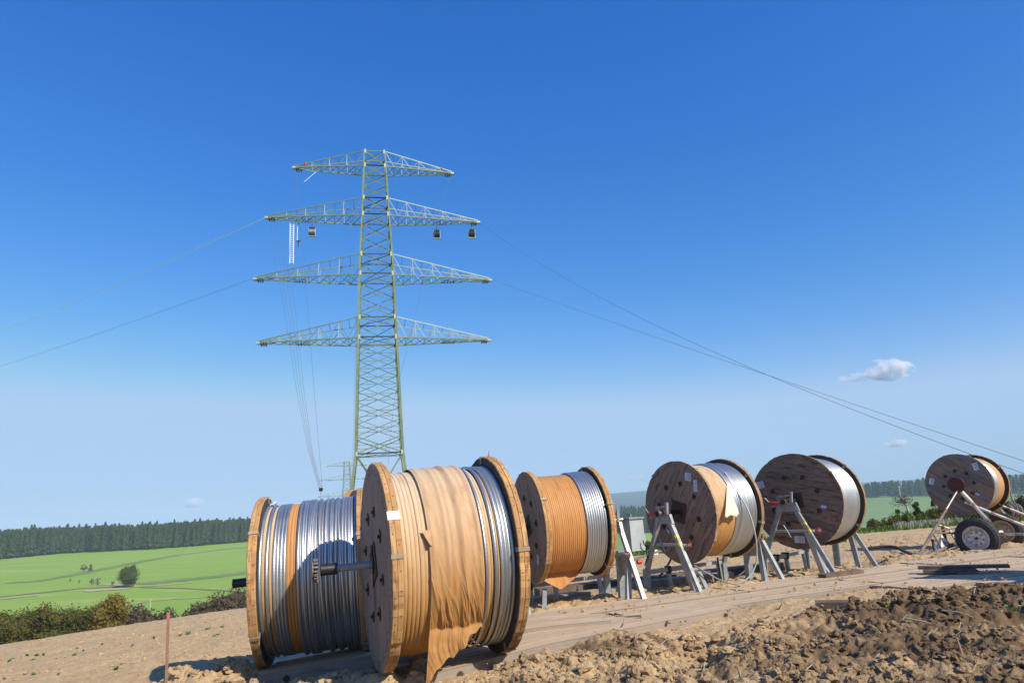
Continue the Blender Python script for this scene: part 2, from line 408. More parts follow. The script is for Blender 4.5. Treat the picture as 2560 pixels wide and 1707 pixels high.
def npmesh(name, V, Q, mats, parent=None, smooth=False, mi=None, attr=None):
    V = np.asarray(V, np.float32); Q = np.asarray(Q, np.int32); k = Q.shape[1]
    me = bpy.data.meshes.new(name); me.vertices.add(len(V)); me.vertices.foreach_set('co', V.ravel())
    me.loops.add(Q.size); me.loops.foreach_set('vertex_index', Q.ravel())
    me.polygons.add(len(Q)); me.polygons.foreach_set('loop_start', np.arange(0, Q.size, k, dtype=np.int32))
    me.polygons.foreach_set('loop_total', np.full(len(Q), k, np.int32))
    for mn in mats: me.materials.append(MATS[mn])
    if mi is not None: me.polygons.foreach_set('material_index', np.asarray(mi, np.int32))
    me.polygons.foreach_set('use_smooth', np.full(len(Q), smooth))
    me.update(calc_edges=True)
    if attr is not None:
        a = me.attributes.new('moist', 'FLOAT', 'POINT'); a.data.foreach_set('value', np.asarray(attr, np.float32))
    o = bpy.data.objects.new(name, me); COL.objects.link(o)
    if parent is not None: o.parent = parent
    return o
def copy_tree(o, parent=None):
    c = o.copy(); COL.objects.link(c)
    if parent is not None: c.parent = parent
    for ch in list(o.children): copy_tree(ch, c)
    return c


_yx = [-9, -5, -3.6, -3, -1.4, -1.0, -.3, .4, 1.2, 1.8, 2.4, 3, 3.6, 4.2, 4.8, 7.5, 12]; _yy = [4, 5.5, 8.6, 9.1, 8.75, 7.7, 8.3, 8.9, 9.65, 9.15, 9.1, 9.6, 10.05, 10.25, 10.3, 10.9, 11.6]
def yedge(x): return np.interp(x, _yx, _yy)
def micro(xs, ys):
    """relief of the soil on top of the smooth terrain: tilled, dug and cloddy belts. returns height, moisture, looseness"""
    ye = yedge(xs) + .18 * fbm(xs * 1.6, ys * .3, 3, 401)
    d = np.clip((ye - ys) / .3, 0, 1) * np.clip((xs + 5.4) / 1.6, 0, 1); d = d * d * (3 - 2 * d)
    yf = 12.06 + .4525 * xs
    b = np.clip((ys - yf) / .25, 0, 1) * np.clip((yf + 2.0 - ys) / .8, 0, 1) * np.clip((xs + 1.6) / .6, 0, 1) * np.clip((14 - xs) / 1, 0, 1)
    l = np.clip(1.2 * np.exp(-(((xs + 4.3) / .8) ** 2 + ((ys - 9.85) / .45) ** 2)) + .8 * np.exp(-(((xs + 3.9) / .6) ** 2 + ((ys - 8.7) / .5) ** 2)), 0, 1)
    of = xs * .4115 - (ys - 12.06) * .9114; uu = xs * .9114 + (ys - 12.06) * .4115
    mz = np.clip((ys - ye) / .2, 0, 1) * np.clip((yf - ys) / .2, 0, 1) * ((of < 2.06) | ((uu > 5.5) & (of < 3.1)) | ((uu > 6.6) & (of < 4.1))) * (uu > -1.7)
    sand = np.clip((ys - ye) / .2, 0, 1) * np.clip((yf - ys) / .2, 0, 1) * (1 - mz) * (uu > -1.2)
    big = fbm(xs * .55, ys * .55, 3, 3); med = fbm(xs * 1.9, ys * 1.9, 4, 21, .55); fin = fbm(xs * 11, ys * 11, 4, 31, .65)
    wx = xs + .10 * fbm(xs * 6, ys * 6, 3, 77); wy = ys + .10 * fbm(xs * 6 + 9, ys * 6, 3, 78)
    c1 = clods(wx * 2.2, wy * 2.2, 1, .45); c2 = clods(wx * 5.5, wy * 5.5, 2, .6); c3 = clods(wx * 13, wy * 13, 3, .7); c4 = clods(xs * 30, ys * 30, 4, .8)
    bl = np.abs(fbm(xs * 3.1, ys * 3.1, 4, 131, .55)) * 2
    rough = .05 * c1 + .05 * c2 + .03 * c3 + .014 * c4 + .045 * fin + .085 * med + .045 * bl
    G = lambda x0, sx, y0, sy, k=0: np.exp(-(((xs - x0 - k * (ys - y0)) / sx) ** 2 + ((ys - y0) / sy) ** 2))
    mound = .05 + .09 * big + .09 * G(6.4, 1.9, 9.9, .6) - .10 * G(-.5, .9, 7.7, .35) - .12 * G(-3.2, .5, 8.95, .3) + .10 * G(-2.0, .8, 8.1, .3) + .08 * G(1.2, .9, 8.9, .5) - .30 * G(1.9, .35, 8.5, 1.1, .25) - .42 * G(6.3, .9, 8.5, .45)
    till = np.clip(1 - d - b - l - mz, 0, 1)
    tl = .016 * c3 * (.5 + vnoise(xs * 1.3, ys * 1.3, 50)) + .008 * c4 + .022 * fin + .04 * med + .018 * c2 * (vnoise(xs * .8, ys * .8, 60) > .62)
    h = d * (mound + rough) + b * (.05 * c1 + .055 * c2 + .028 * c3 + .035 * fin + .07 * med + .03) + l * (.20 + .14 * c1 + .08 * c2 + .04 * c3 + .05 * fin + .12 * med) + till * tl - mz * .10 + sand * (.035 + .03 * fbm(xs * .9, ys * .9, 2, 88))
    pat = vnoise(xs * 1.1 + 3, ys * 2.2, 91) * .6 + vnoise(xs * 3.1, ys * 4.7, 92) * .4
    rt = np.clip((xs - 1.0) / 3.6, 0, 1); hol = np.clip(.12 - (.5 * c2 * .4 + .2 * c3 + .4 * c1) * .5 - med * .5, 0, .3) * 1.6
    mo = d * (.02 + .36 * rt + np.clip(pat - .5 + .32 * rt, 0, 1) * 1.5 + hol) + b * (hol + .1) + l * hol + till * .05 * np.clip((xs - 2) / 6, 0, 1)
    return h, mo, np.clip(d + b + l, 0, 1)
# ------------------------------------------------------------------ ground sheet
def build_ground():
    th = np.concatenate([np.arange(-180, -46, 4.5), np.arange(-45.5, 45.5, .125), np.arange(46, 180, 4.5)])
    th = np.radians(th); n = len(th)
    r = list(np.linspace(.3, 4.0, 14)); 
    while r[-1] < 17: r.append(r[-1] * 1.0036)
    while r[-1] < 60: r.append(r[-1] * 1.011)
    while r[-1] < 9000: r.append(r[-1] * 1.045)
    r = np.array(r); m_ = len(r)
    T, Rr = np.meshgrid(th, r); X = Rr * np.sin(T); Y = Rr * np.cos(T)
    Z = gz(X, Y)
    near = (Rr < 60)
    xs = X[near]; ys = Y[near]; dz, mm_, dd = micro(xs, ys)
    Z[near] += dz; mo = np.zeros_like(X); mo[near] = mm_
    X = X.copy(); Y = Y.copy()
    X[near] += dd * .035 * fbm(xs * 7, ys * 7, 3, 201); Y[near] += dd * .035 * fbm(xs * 7 + 5, ys * 7, 3, 203)
    idx = np.arange(m_ * n).reshape(m_, n)
    a = idx[:-1, :]; bq = idx[1:, :]
    Q = np.stack([a, np.roll(a, -1, 1), np.roll(bq, -1, 1), bq], -1).reshape(-1, 4)
    # material zones by place
    Xc = X[:-1].ravel(); Yc = Y[:-1].ravel(); Rc = Rr[:-1].ravel(); Tc = np.degrees(T[:-1].ravel())
    edge = np.interp(Tc, [-50, -36, -21, -11, 0, 10, 27, 37, 50], [78, 77, 84, 100, 60, 46, 49, 62, 70])
    mi = np.zeros(len(Rc), int)
    mi[Rc > edge] = 1
    mi[(Rc > edge) & (Tc > 0)] = 2
    fb = np.interp(Tc, [-60, -42, -36, -33, -28, -21, -8, 0, 10, 18, 27, 37, 60], [600, 640, 650, 668, 655, 690, 700, 800, 830, 900, 1160, 1060, 1000])
    mi[Rc > fb] = 3
    mi[(Tc > 8) & (Tc < 14) & (Rc > edge) & (Rc < 900)] = 1
    mi[(Rc > fb)] = 3
    V = np.stack([X, Y, Z], -1).reshape(-1, 3)
    o = npmesh('ground', V, Q, ['soil', 'field_green', 'field_dull', 'forest_floor'], smooth=True, mi=mi, attr=mo.ravel())
    return tag(o, kind='structure')
build_ground()

def ico(sub=1):
    import bmesh
    bm = bmesh.new(); bmesh.ops.create_icosphere(bm, subdivisions=sub, radius=1)
    V = np.array([v.co[:] for v in bm.verts]); Fc = np.array([[v.index for v in f.verts] for f in bm.faces]); bm.free()
    return V, Fc
IV, IF = ico(2); IV1, IF1 = ico(1)
def lumps(name, P, S, seed, **kw):
    """many loose crumbs of soil as one object"""
    r = np.random.default_rng(seed); n = len(P); base = IV[None] * (1 + .0)
    jit = 1 + .2 * r.normal(size=(n, len(IV), 1)).clip(-1.5, 1.5)
    low = 1 + .3 * np.sin(IV[None] @ r.normal(size=(n, 3, 1)) * 2.3 + r.uniform(0, 6, (n, 1, 1)))
    ax = np.stack([r.uniform(.7, 1.3, n), r.uniform(.7, 1.3, n), r.uniform(.5, .95, n)], -1)[:, None]
    V = base * jit * low * ax * S[:, None, None] + P[:, None]
    Q = (IF[None] + (np.arange(n) * len(IV))[:, None, None]).reshape(-1, 3)
    mo = np.repeat(r.uniform(0, .22, n) + kw.pop('wet', 0) + .8 * kw.pop('mo', 0), len(IV))
    return tag(npmesh(name, V.reshape(-1, 3), Q, ['soil'], smooth=False, attr=mo), kind='stuff', **kw)
def scatter(n, seed, fx, fy, smin, smax, acc):
    r = np.random.default_rng(seed); x = r.uniform(*fx, n); y = r.uniform(*fy, n)
    k = acc(x, y); x = x[k]; y = y[k]; s = smin * (smax / smin) ** (r.random(len(x)) ** 2.2)
    return x, y, s
def sprinkle(name, n, seed, fx, fy, smin, smax, acc, wet=0.0, base=None):
    x, y, sz = scatter(n, seed, fx, fy, smin, smax, acc)
    if base is None: dz, mo, _ = micro(x, y)
    else: dz = np.full_like(x, base); mo = x * 0
    return lumps(name, np.stack([x, y, gz(x, y) + dz + sz * .25], -1), sz, seed, wet=wet, mo=mo)
clump = lambda x, y: fbm(x * 1.7, y * 1.7, 3, 61) > -.12
sprinkle('soil_clods', 27000, 3, (-4.6, 10.5), (5.8, 11.2), .008, .060, lambda x, y: (y < yedge(x) + .15) & clump(x, y) & (np.hypot(x, y) > 6.2))
sprinkle('soil_crumbs', 3800, 4, (-1.4, 13), (11.5, 20), .010, .06, lambda x, y: (y > 12.1 + .4525 * x) & (y < 13.9 + .4525 * x) & clump(x, y))
def straws(name, n, seed):
    r = np.random.default_rng(seed); x = r.uniform(-4, 10, n); y = r.uniform(6.4, 11, n); k = y < yedge(x) + .1; x = x[k]; y = y[k]; n = len(x)
    dz, _, _ = micro(x, y); z = gz(x, y) + dz + .015; a = r.uniform(0, 6.28, n); l = r.uniform(.03, .16, n); up = r.uniform(-.1, .7, n); w = .0035
    dx, dy, dzz = np.cos(a) * l, np.sin(a) * l, up * l; px, py = -np.sin(a) * w, np.cos(a) * w
    V = np.stack([np.stack([x - px, y - py, z - w], -1), np.stack([x + px, y + py, z + w], -1), np.stack([x + dx + px, y + dy + py, z + dzz + w], -1), np.stack([x + dx - px, y + dy - py, z + dzz - w], -1)], 1).reshape(-1, 3)
    tag(npmesh(name, V, np.arange(4 * n).reshape(n, 4), ['leaf_straw']), kind='stuff')
straws('straw_litter', 900, 44)
sprinkle('soil_heap', 700, 14, (-5.6, -3.2), (8.3, 10.2), .015, .07, lambda x, y: y > 8)
sprinkle('field_crumbs', 5200, 15, (-16, -1), (9, 26), .008, .035, lambda x, y: (x < -3.8 - .02 * y) | (y > 15))
sprinkle('field_crumbs', 4200, 16, (1, 22), (14.5, 30), .010, .045, lambda x, y: y > 14.2 + .4525 * x)
sprinkle('dirt_crumbs_on_mats', 3200, 8, (-1.2, 12), (8, 17), .006, .026, lambda x, y: (y < 12.0 + .4525 * x) & (y > yedge(x)) & (fbm(x * 1.2 + .4 * y, y * 2.4, 3, 71) > .02), base=.115)

# ------------------------------------------------------------------ timber mats
def timber_mat(x, y, yaw, L, Wd, top, th, label, holes=True, group=None, seed=0, nb=5, cat='timber mat', name='timber_mat'):
    """bolted crane-mat: nb long timbers side by side; origin = near left corner, top sits on the ground + top"""
    r = random.Random(seed); e = empty(name, (x, y, g1(x, y)), 0, label, cat, group)
    c, s_ = math.cos(R_(yaw)), math.sin(R_(yaw)); g0 = g1(x, y)
    bw = Wd / nb
    for k in range(nb):
        mb = MB(); o0 = r.uniform(-.05, .05); o1 = r.uniform(-.07, .07); n = 6
        dz = r.uniform(-.006, .006)
        a0 = k * bw + .004; a1 = (k + 1) * bw - .004
        vs = []
        for i in range(n + 1):
            u = o0 + (L + o1 - o0) * i / n
            for (v, zz) in ((a0, -th), (a1, -th), (a1, 0), (a0, 0)):
                px = x + u * c - v * s_; py = y + u * s_ + v * c
                vs.append((px - x, py - y, g1(px, py) + top + zz + dz - g0))
        fs = []; uv = []
        for i in range(n):
            for j in range(4):
                j2 = (j + 1) % 4; fs.append((i * 4 + j, (i + 1) * 4 + j, (i + 1) * 4 + j2, i * 4 + j2))
                u0 = L * i / n; u1 = L * (i + 1) / n; w_ = bw if j % 2 == 0 else th
                uv.append([(u0 + k * 3, k * .2 + .02), (u1 + k * 3, k * .2 + .02), (u1 + k * 3, k * .2 + .02 + min(w_, .17)), (u0 + k * 3, k * .2 + .02 + min(w_, .17))])
        fs += [(3, 2, 1, 0), tuple(n * 4 + j for j in range(4))]; uv += [[(0, .02), (.2, .02), (.2, .15), (0, .15)]] * 2
        mats = ['wood_mat', 'wood_mat_side']
        mb.add(vs, fs, 'wood_mat', uv)
        mb.slot('wood_mat_side')
        for i, f in enumerate(mb.f):
            if i >= len(fs) - 2 or i % 4 in (1, 3): mb.mi[i] = 1
        mb.build('timber', e)
    if holes:
        for u in (.32, L - .32):
            mb = MB(); p = Vector((u * c, u * s_, g1(x + u * c, y + u * s_) + top - th / 2 - g0)); d = Vector((s_, -c, 0))
            mb.tube([p + d * .002, p + d * .006], .04, 'ink', 14)
            mb.tube([p + d * .004, p + d * .012], .026, 'rust_plate', 10)
            mb.tube([p + d * .003, p + d * .008], [.048, .048], 'rust_plate', 14, cap=False)
            mb.build('bolt_hole', e)
    return e
G_M = 'timber mats laid as a roadway'
timber_mat(-3.47, 9.42, 8, 4.6, .95, .17, .19, 'pale squared timber mat under the two nearest reels, bolt hole at its left corner', seed=1)
timber_mat(-4.75, 10.75, 12, 4.2, .9, .06, .12, 'shaded grey timber mat behind the leftmost reel', seed=2, holes=False)
timber_mat(-1.07, 8.05, 33, 5.0, .95, .13, .18, 'sunlit timber mat below the torn paper flap, round hole in its side', seed=3)
_c, _s = math.cos(R_(24.3)), math.sin(R_(24.3))
def row(off, u0, seed, n, labels, top=.10, L=5.0, skip=()):
    for i in range(n):
        if i in skip: continue
        u = u0 + i * (L + .06)
        X = u * _c + (off) * _s; Y = 12.06 + u * _s - (off) * _c
        timber_mat(X, Y, 24.3 + random.Random(seed + i).uniform(-.5, .5), L, .98, top + random.Random(seed * 3 + i).uniform(-.012, .012), .13, labels[i], seed=seed + i)
row(1.0, -1.2, 20, 4, ['dusty timber mat at the feet of the stand with the half paper-wrapped reel', 'dusty timber mat in front of the two right-hand reel stands', 'dusty timber mat just left of the trailer wheel', 'dusty timber mat in front of the trailer, at the right border'])
row(2.02, .90, 30, 3, ['dusty timber mat in the second row, starting right of the big wrapped reel', 'dusty timber mat in the second row, middle of the roadway', 'dusty timber mat in the second row, right end of the roadway'])
row(3.04, 5.6, 40, 2, ['dusty timber mat in the third row, left one, below the shaded patch', 'dusty timber mat in the third row, right border'], top=.08)
row(4.06, 6.7, 50, 1, ['dusty timber mat in the nearest row, edge half buried by dug earth'], top=.07)
timber_mat(-1.6 * _c + 2.02 * _s, 12.06 - 1.6 * _s - 2.02 * _c, 24.3, 2.4, .98, .085, .13, 'short worn timber mat just right of the big foreground reel', seed=70)
def plank(name, pts, w, h, mat, label, z=.0, cat='plank', group=None):
    a = Vector((*pts[0], g1(*pts[0]) + z)); b = Vector((*pts[1], g1(*pts[1]) + z)); mb = MB()
    mb.bar((0, 0, h / 2), b - a + Vector((0, 0, h / 2)), w, h, mat); o = mb.build(name); o.location = a
    return tag(o, label, cat, group)
plank('plank', ((-.3, 14.2), (2.3, 15.1)), .3, .12, 'plank_grey', 'grey plank with rounded end lying behind the orange-wrapped reel')
plank('plank', ((.2, 15.3), (6.2, 17.4)), .35, .16, 'plank_dark', 'long dark beam on the ground behind the reel stands', z=.02, cat='beam')
plank('plank', ((2.2, 15.2), (4.5, 15.95)), .3, .17, 'plank_grey', 'short squared beam under the paper-and-aluminium reel', cat='beam')
plank('plank', ((5.9, 17.3), (8.4, 18.1)), .26, .14, 'plank_grey', 'pale plank behind the mostly bare aluminium reel')
plank('plank', ((3.0, 17.2), (5.6, 17.9)), .26, .12, 'plank_grey', 'brown plank on the tilled soil between two reels')
# raised dark plates on the roadway
e = empty('raised_mat', (7.4, 13.3, g1(7.4, 13.3) + .12), 0, 'dark raised boards lying askew in shade on the roadway', 'board')
mb = MB(); mb.bar((.0, .35, .07), (1.25, -.35, .09), .22, .05, 'plank_dark'); mb.build('board', e)
mb = MB(); mb.bar((.0, .2, .02), (.75, -.2, .03), .26, .05, 'plank_dark'); mb.build('board', e)
plank('timber_end', ((7.45, 10.6), (8.4, 11.1)), .3, .3, 'plank_dark', 'dark upright timber block at the right border on the dug earth', z=.12, cat='timber')
plank('board', ((5.7, 13.95), (6.6, 14.3)), .2, .06, 'plank_dark', 'small dark board on the mats right of the last stand', z=.11)
plank('board', ((1.25, 10.55), (1.62, 10.5)), .3, .08, 'plank_dark', 'dark block drawing the shaded left end of the middle mat edge', z=.05)  # dark block put in for the shade on the mat's end face
plank('board', ((4.15, 10.55), (4.65, 10.35)), .25, .1, 'plank_dark', 'short dark block drawing the shaded mat ends at the edge of the dug earth', z=.06)  # shade on the mats' left faces, drawn as a dark block

# ------------------------------------------------------------------ cable reels
PITCH_C = .043
def coil_profile(x0, x1, Rc, pitch, seed, soft=1.0, jit=.004, lifts=()):
    r = random.Random(seed); n = max(1, round((x1 - x0) / pitch)); p = (x1 - x0) / n; out = []
    off = 0
    for i in range(n):
        if r.random() < .15: off = r.uniform(-1, 1) * jit
        rr = Rc + off + r.uniform(-jit, jit) * .4
        for (a, b, dz) in lifts:
            if a <= x0 + (i + .5) * p <= b: rr += dz
        for k in range(7):
            t = math.pi * k / 6
            out.append((x0 + i * p + p / 2 - math.cos(t) * p / 2 * .995, rr - p / 2 + math.sin(t) * p / 2 * soft))
    return out
def reel(label, c, yaw, tilt, R, L, face, grain, bolt_ang, coils, t=.11, rim='wood_rim', name='cable_reel', seed=1, hub=.17, stickers=(), boltr=.52):
    e = empty(name, (c[0], c[1], c[2] + 2 - R), R_(yaw), label, 'cable reel', 'wooden cable reels', ry=-R_(tilt))
    r = random.Random(seed); seg = 112; g = R_(grain)
    for k, x0 in ((0, 0.0), (1, L)):
        s = 1 if k == 0 else -1; mb = MB()
        w1 = [1 + r.uniform(-.0035, .0035) for _ in range(seg)]
        for i in range(seg):
            if r.random() < .04: w1[i] -= .009
        # outer face, rim (two plies), inner face
        def face_disc(x, rad, flip, ring=10):
            fc = face
            vs = [(x, 0, R)]; fs = []; uv = []
            for i in range(seg):
                tt = 2 * math.pi * i / seg; vs.append((x, -rad * w1[i] * math.cos(tt), R + rad * w1[i] * math.sin(tt)))
            for i in range(seg):
                a, b = 1 + i, 1 + (i + 1) % seg; f = (0, b, a) if not flip else (0, a, b); fs.append(f)
                q = []
                for j in f:
                    yy, zz = vs[j][1], vs[j][2] - R
                    q.append((yy * math.cos(g) + zz * math.sin(g) + 7 * k, -yy * math.sin(g) + zz * math.cos(g) + 3.03))
                uv.append(q)
            mb.add(vs, fs, fc, uv)
        face_disc(x0, R - .008, s > 0)
        fm = face; face = 'inner_shade'; face_disc(x0 + s * t, R - .012, s < 0); face = fm
        prof = [(x0, R - .008), (x0 + s * .007, R), (x0 + s * .46 * t, R), (x0 + s * .49 * t, R - .009), (x0 + s * .52 * t, R - .003), (x0 + s * (t - .01), R - .003), (x0 + s * t, R - .012)]
        if s < 0: prof = [(a, b) for a, b in prof]
        mb.lathe(prof, seg, rim, R, False, w1)
        fl = mb.build('flange', e)
        # nails in the face edge, bolt plates, straps over the rim
        nb = MB()
        for i in range(80):
            a = 2 * math.pi * i / 80 + r.uniform(-.02, .02); rr = (.90 + .025 * (i % 2)) * R
            p = Vector((x0 - s * .001, -rr * math.cos(a), R + rr * math.sin(a))); nb.tube([p, p - Vector((s * .003, 0, 0))], .008 * R, 'ink', 6)
            p = Vector((x0 + s * t * (.25 if i % 3 else .75), -(R - .002) * math.cos(a), R + (R - .002) * math.sin(a)))
            q = p + Vector((0, -.003 * math.cos(a), .003 * math.sin(a))); nb.tube([p, q], .006 * R, 'ink', 6)
        nb.build('nail_heads', fl, kind='stuff')
        for i in range(8):
            a = R_(bolt_ang) + i * math.pi / 4; rr = boltr * R; pb = MB()
            p = Vector((x0 - s * .004, -rr * math.cos(a), R + rr * math.sin(a))); w = .048 * R
            pb.bar(p, p - Vector((s * .008, 0, 0)), w * 2, w * 2, 'rust_plate', up=(0, math.sin(a + .4), math.cos(a + .4)))
            pb.tube([p, p - Vector((s * .03, 0, 0))], w * .35, 'dark_steel', 8)
            pb.build('bolt_plate', fl)
        hp = MB(); w = hub * R
        hp.bar((x0 - s * .003, 0, R), (x0 - s * .014, 0, R), w * 2, w * 2, 'rust_plate', up=(0, math.sin(g * .3), math.cos(g * .3)))
        hp.tube([(x0, 0, R), (x0 - s * .03, 0, R)], w * .55, 'dark_steel', 20)
        hp.build('hub_plate', fl)
        for i in range(5):
            sb = MB()
            a = R_(bolt_ang + 20) + i * 2 * math.pi / 5 + r.uniform(-.2, .2)
            y0, z0 = -math.cos(a), math.sin(a); rr = R + .006
            for (pa, pb2) in (((x0 - s * .004, rr), (x0 + s * (t + .006), rr)), ((x0 + s * (t + .004), rr), (x0 + s * (t + .004), R - .09))):
                P = Vector((pa[0], y0 * pa[1], R + z0 * pa[1])); Q = Vector((pb2[0], y0 * pb2[1], R + z0 * pb2[1]))
                sb.bar(P, Q, .045, .006, 'plank_grey', up=(0, y0, z0) if pa[1] == pb2[1] else (1, 0, 0))
            sb.build('strap', fl)
    # splinter sticking out
    mb = MB(); mb.lathe([(t, .45 * R), (L - t, .45 * R)], 48, 'wood_face_brown', R); mb.build('drum_core', e)
    for (kind, x0, x1, Rc, mat, lifts) in coils:
        mb = MB(); sd = seed * 7 + int(x0 * 100)
        if kind == 'cable': mb.lathe(coil_profile(x0, x1, Rc, PITCH_C, sd, 1.0, .005, lifts), 112, mat, R); nm = 'cable_winding'
        elif kind == 'fine': mb.lathe(coil_profile(x0, x1, Rc, PITCH_C * .8, sd, .75, .0012, lifts), 112, mat, R); nm = 'cable_winding'
        else: mb.lathe(coil_profile(x0, x1, Rc, PITCH_C * (1 if kind == 'paper' else .85), sd, .38, .002, lifts), 112, mat, R); nm = 'paper_wrap'
        mb.build(nm, e)
    for (ang, rad, w, h, rot, mt) in stickers:
        a = R_(ang); p = Vector((-.004, -rad * R * math.cos(a), R + rad * R * math.sin(a))); u = R_(rot); mb = MB()
        U = Vector((0, math.cos(u), math.sin(u))); Vv = Vector((0, -math.sin(u), math.cos(u)))
        if mt == 'label_blue':
            mb.tube([p, p - Vector((.003, 0, 0))], h, 'label_blue', 18)
            mb.bar(p - Vector((.003, 0, 0)) - U * w * .42, p - Vector((.003, 0, 0)) + U * w * .42, h * .8, .005, 'label_white', up=(1, 0, 0))
        else:
            mb.bar(p - U * w / 2, p + U * w / 2, h, .003, mt, up=(1, 0, 0))
            for q in range(5):
                o = Vv * (h * (.36 - .17 * q)); ww = w * (.38 if q % 2 else .28)
                mb.bar(p + o - U * w * .4 - Vector((.0025, 0, 0)), p + o - U * w * .4 + U * ww * 1.6 - Vector((.0025, 0, 0)), h * .045, .002, 'label_blue' if q == 0 else 'ink', up=(1, 0, 0))
        mb.build('label_sheet', e)
    return e
def axle(e, R, x0, x1, r, mat='galvanised', name='axle'):
    mb = MB(); mb.tube([(x0, 0, R), (x1, 0, R)], r, mat, 20); return mb.build(name, e)
A = 'aluminium'
# reel 1 (leftmost, bare cable with paper strips)
R1 = 1.15
r1 = reel('leftmost large reel of bare aluminium cable with two narrow paper strips', (-3.736, 10.223, -.893), 11.1, 2.2, R1, 1.50, 'wood_face_near', 80, 10,
  [('cable', .11, .16, 1.03, A, ()), ('paper', .16, .205, 1.02, 'paper_pale', ()), ('cable', .205, .25, 1.035, A, ()), ('paper', .25, .295, 1.02, 'paper_pale', ()), ('cable', .295, .47, 1.03, A, ()), ('paper', .47, .60, 1.03, 'paper_orange', ()),
   ('cable', .60, 1.39, 1.035, A, ((.60, .64, .022), (.69, .72, .02), (.78, .80, .02), (.94, 1.0, .022), (1.08, 1.11, .02), (1.19, 1.39, .02)))], t=.115, seed=3)
axle(r1, R1, -.38, .02, .062, 'black_paint', 'axle_sleeve')
mb = MB(); mb.tube([(-.05, 0, R1), (-.01, 0, R1)], .1, 'rust_plate', 20); mb.tube([(-.385, 0, R1), (-.37, 0, R1)], .066, 'dark_steel', 20); mb.build('axle_collar', r1)
def stray(e, R, Rc, x0, dx, a0=150, a1=-110, r=.021):
    P = []
    for i in range(70):
        t = i / 69; a = R_(a0 + (a1 - a0) * t); u = t * t * (3 - 2 * t); P.append((x0 + dx * u + .004 * math.sin(9 * t), -(Rc + .004) * math.cos(a), R + (Rc + .004) * math.sin(a)))
    b = MB(); b.tube(P, r, 'aluminium', 8); b.build('crossing_turn', e)
for q in ((.66, .05), (.80, -.06), (.86, .10), (1.02, .06), (1.10, .16), (1.33, -.05), (.74, .03)): stray(r1, R1, 1.035, q[0], q[1], 150 + 20 * math.sin(q[0] * 50), -120)
# loose end of wire tied at the top left
mb = MB(); a = R_(97)
mb.tube([(.16 + .05 * math.sin(q * .9), -1.06 * math.cos(a + q * .025) , R1 + (1.065 + .02 * math.sin(q * 1.3)) * math.sin(a)) for q in range(-5, 6)], .007, 'white_rope', 6); mb.build('tie_wire', r1)

# reel 2 (large, wrapped in paper)
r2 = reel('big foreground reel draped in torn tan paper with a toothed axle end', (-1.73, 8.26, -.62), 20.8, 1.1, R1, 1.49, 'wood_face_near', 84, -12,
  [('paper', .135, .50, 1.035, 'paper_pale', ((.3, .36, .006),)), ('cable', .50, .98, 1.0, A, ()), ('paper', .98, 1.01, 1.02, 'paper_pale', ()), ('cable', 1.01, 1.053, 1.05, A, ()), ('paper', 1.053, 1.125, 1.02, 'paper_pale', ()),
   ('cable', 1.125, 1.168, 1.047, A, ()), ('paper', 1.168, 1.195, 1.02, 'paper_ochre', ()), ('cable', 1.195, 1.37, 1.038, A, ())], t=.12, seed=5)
def drape():
    V = []; nx, nt = 120, 230; x0, x1 = .42, 1.00
    Rb = 1.048; a_top, a_rel = 160.0, -38.0
    for j in range(nt + 1):
        w = j / nt
        for i in range(nx + 1):
            u = i / nx; x = x0 + (x1 - x0) * u
            bul = .012 * max(0, math.sin((x - .42) / .105 * math.pi)) ** 2 + .014 * math.exp(-((x - .62) / .03) ** 2) + .03 * math.exp(-((x - .8) / .05) ** 2) + .02 * math.exp(-((x - .98) / .04) ** 2)
            flap = max(0.0, 1 - u * 1.02) * .47 + .03 + .015 * math.sin(u * 31) + .02 * math.sin(u * 13 + 1)              # how far it hangs down
            arc = R_(a_top - a_rel) * Rb; tot = arc + flap; sarc = w * (arc + flap)
            if sarc <= arc:
                a = R_(a_top) - sarc / Rb
                lowf = max(0, min(1, (R_(12) - a) / R_(50)))
                wr = crease(x, a, lowf)
                rr = Rb + bul * (1 - .5 * lowf) + wr
                V.append((x, -rr * math.cos(a), R1 + rr * math.sin(a)))
            else:
                d = sarc - arc; a = R_(a_rel); rr = Rb + bul * .5 + crease(x + .05 * math.sin(d * 9), a - d * .5, 1.0 - min(.6, d * 2))
                q = min(1, d / .25)
                y = -rr * math.cos(a) - .04 * math.sin(min(d / .2, 1.57)) + .05 * fb1(x * 6, d * 3 + 3, 15) * q + .12 * d * q
                z = R1 + rr * math.sin(a) - d
                V.append((x - .10 * d * (1 - u), y, max(z, -.17)))
    idx = np.arange((nt + 1) * (nx + 1)).reshape(nt + 1, nx + 1)
    Q = np.stack([idx[:-1, :-1], idx[:-1, 1:], idx[1:, 1:], idx[1:, :-1]], -1).reshape(-1, 4)
    o = npmesh('paper_sheet', V, Q, ['paper_tan'], parent=r2, smooth=True)
    o['label'] = 'crumpled tan paper sheet hanging down in a flap'
def crease(x, a, lowf):
    q = (1 - abs(fb1(x * 8 + a * 1.3, a * .9, 5)) * 2.2); q2 = (1 - abs(fb1(x * 17 + a * 4.5, a * 1.5 + 4, 9)) * 2.2)
    return lowf * (.022 * max(q, 0) ** 3 + .016 * max(q2, 0) ** 3) + .004 * fb1(x * 10, a * 2, 12) * (1 + lowf)
def fb1(x, y, s): return float(fbm(np.array([x]), np.array([y]), 3, s)[0])
drape()
mb = MB(); n = 8; vs = []
for i in range(n + 1):
    for j in range(n + 1):
        q = i / n; u = j / n; a = R_(20 - 9 * q); rr = 1.058 + .035 * q * (1 - u) + .008 * math.sin(j * 2 + i)
        vs.append((.42 - .07 * (1 - q) * (1 - u) + .03 * u, -rr * math.cos(a), R1 + rr * math.sin(a)))
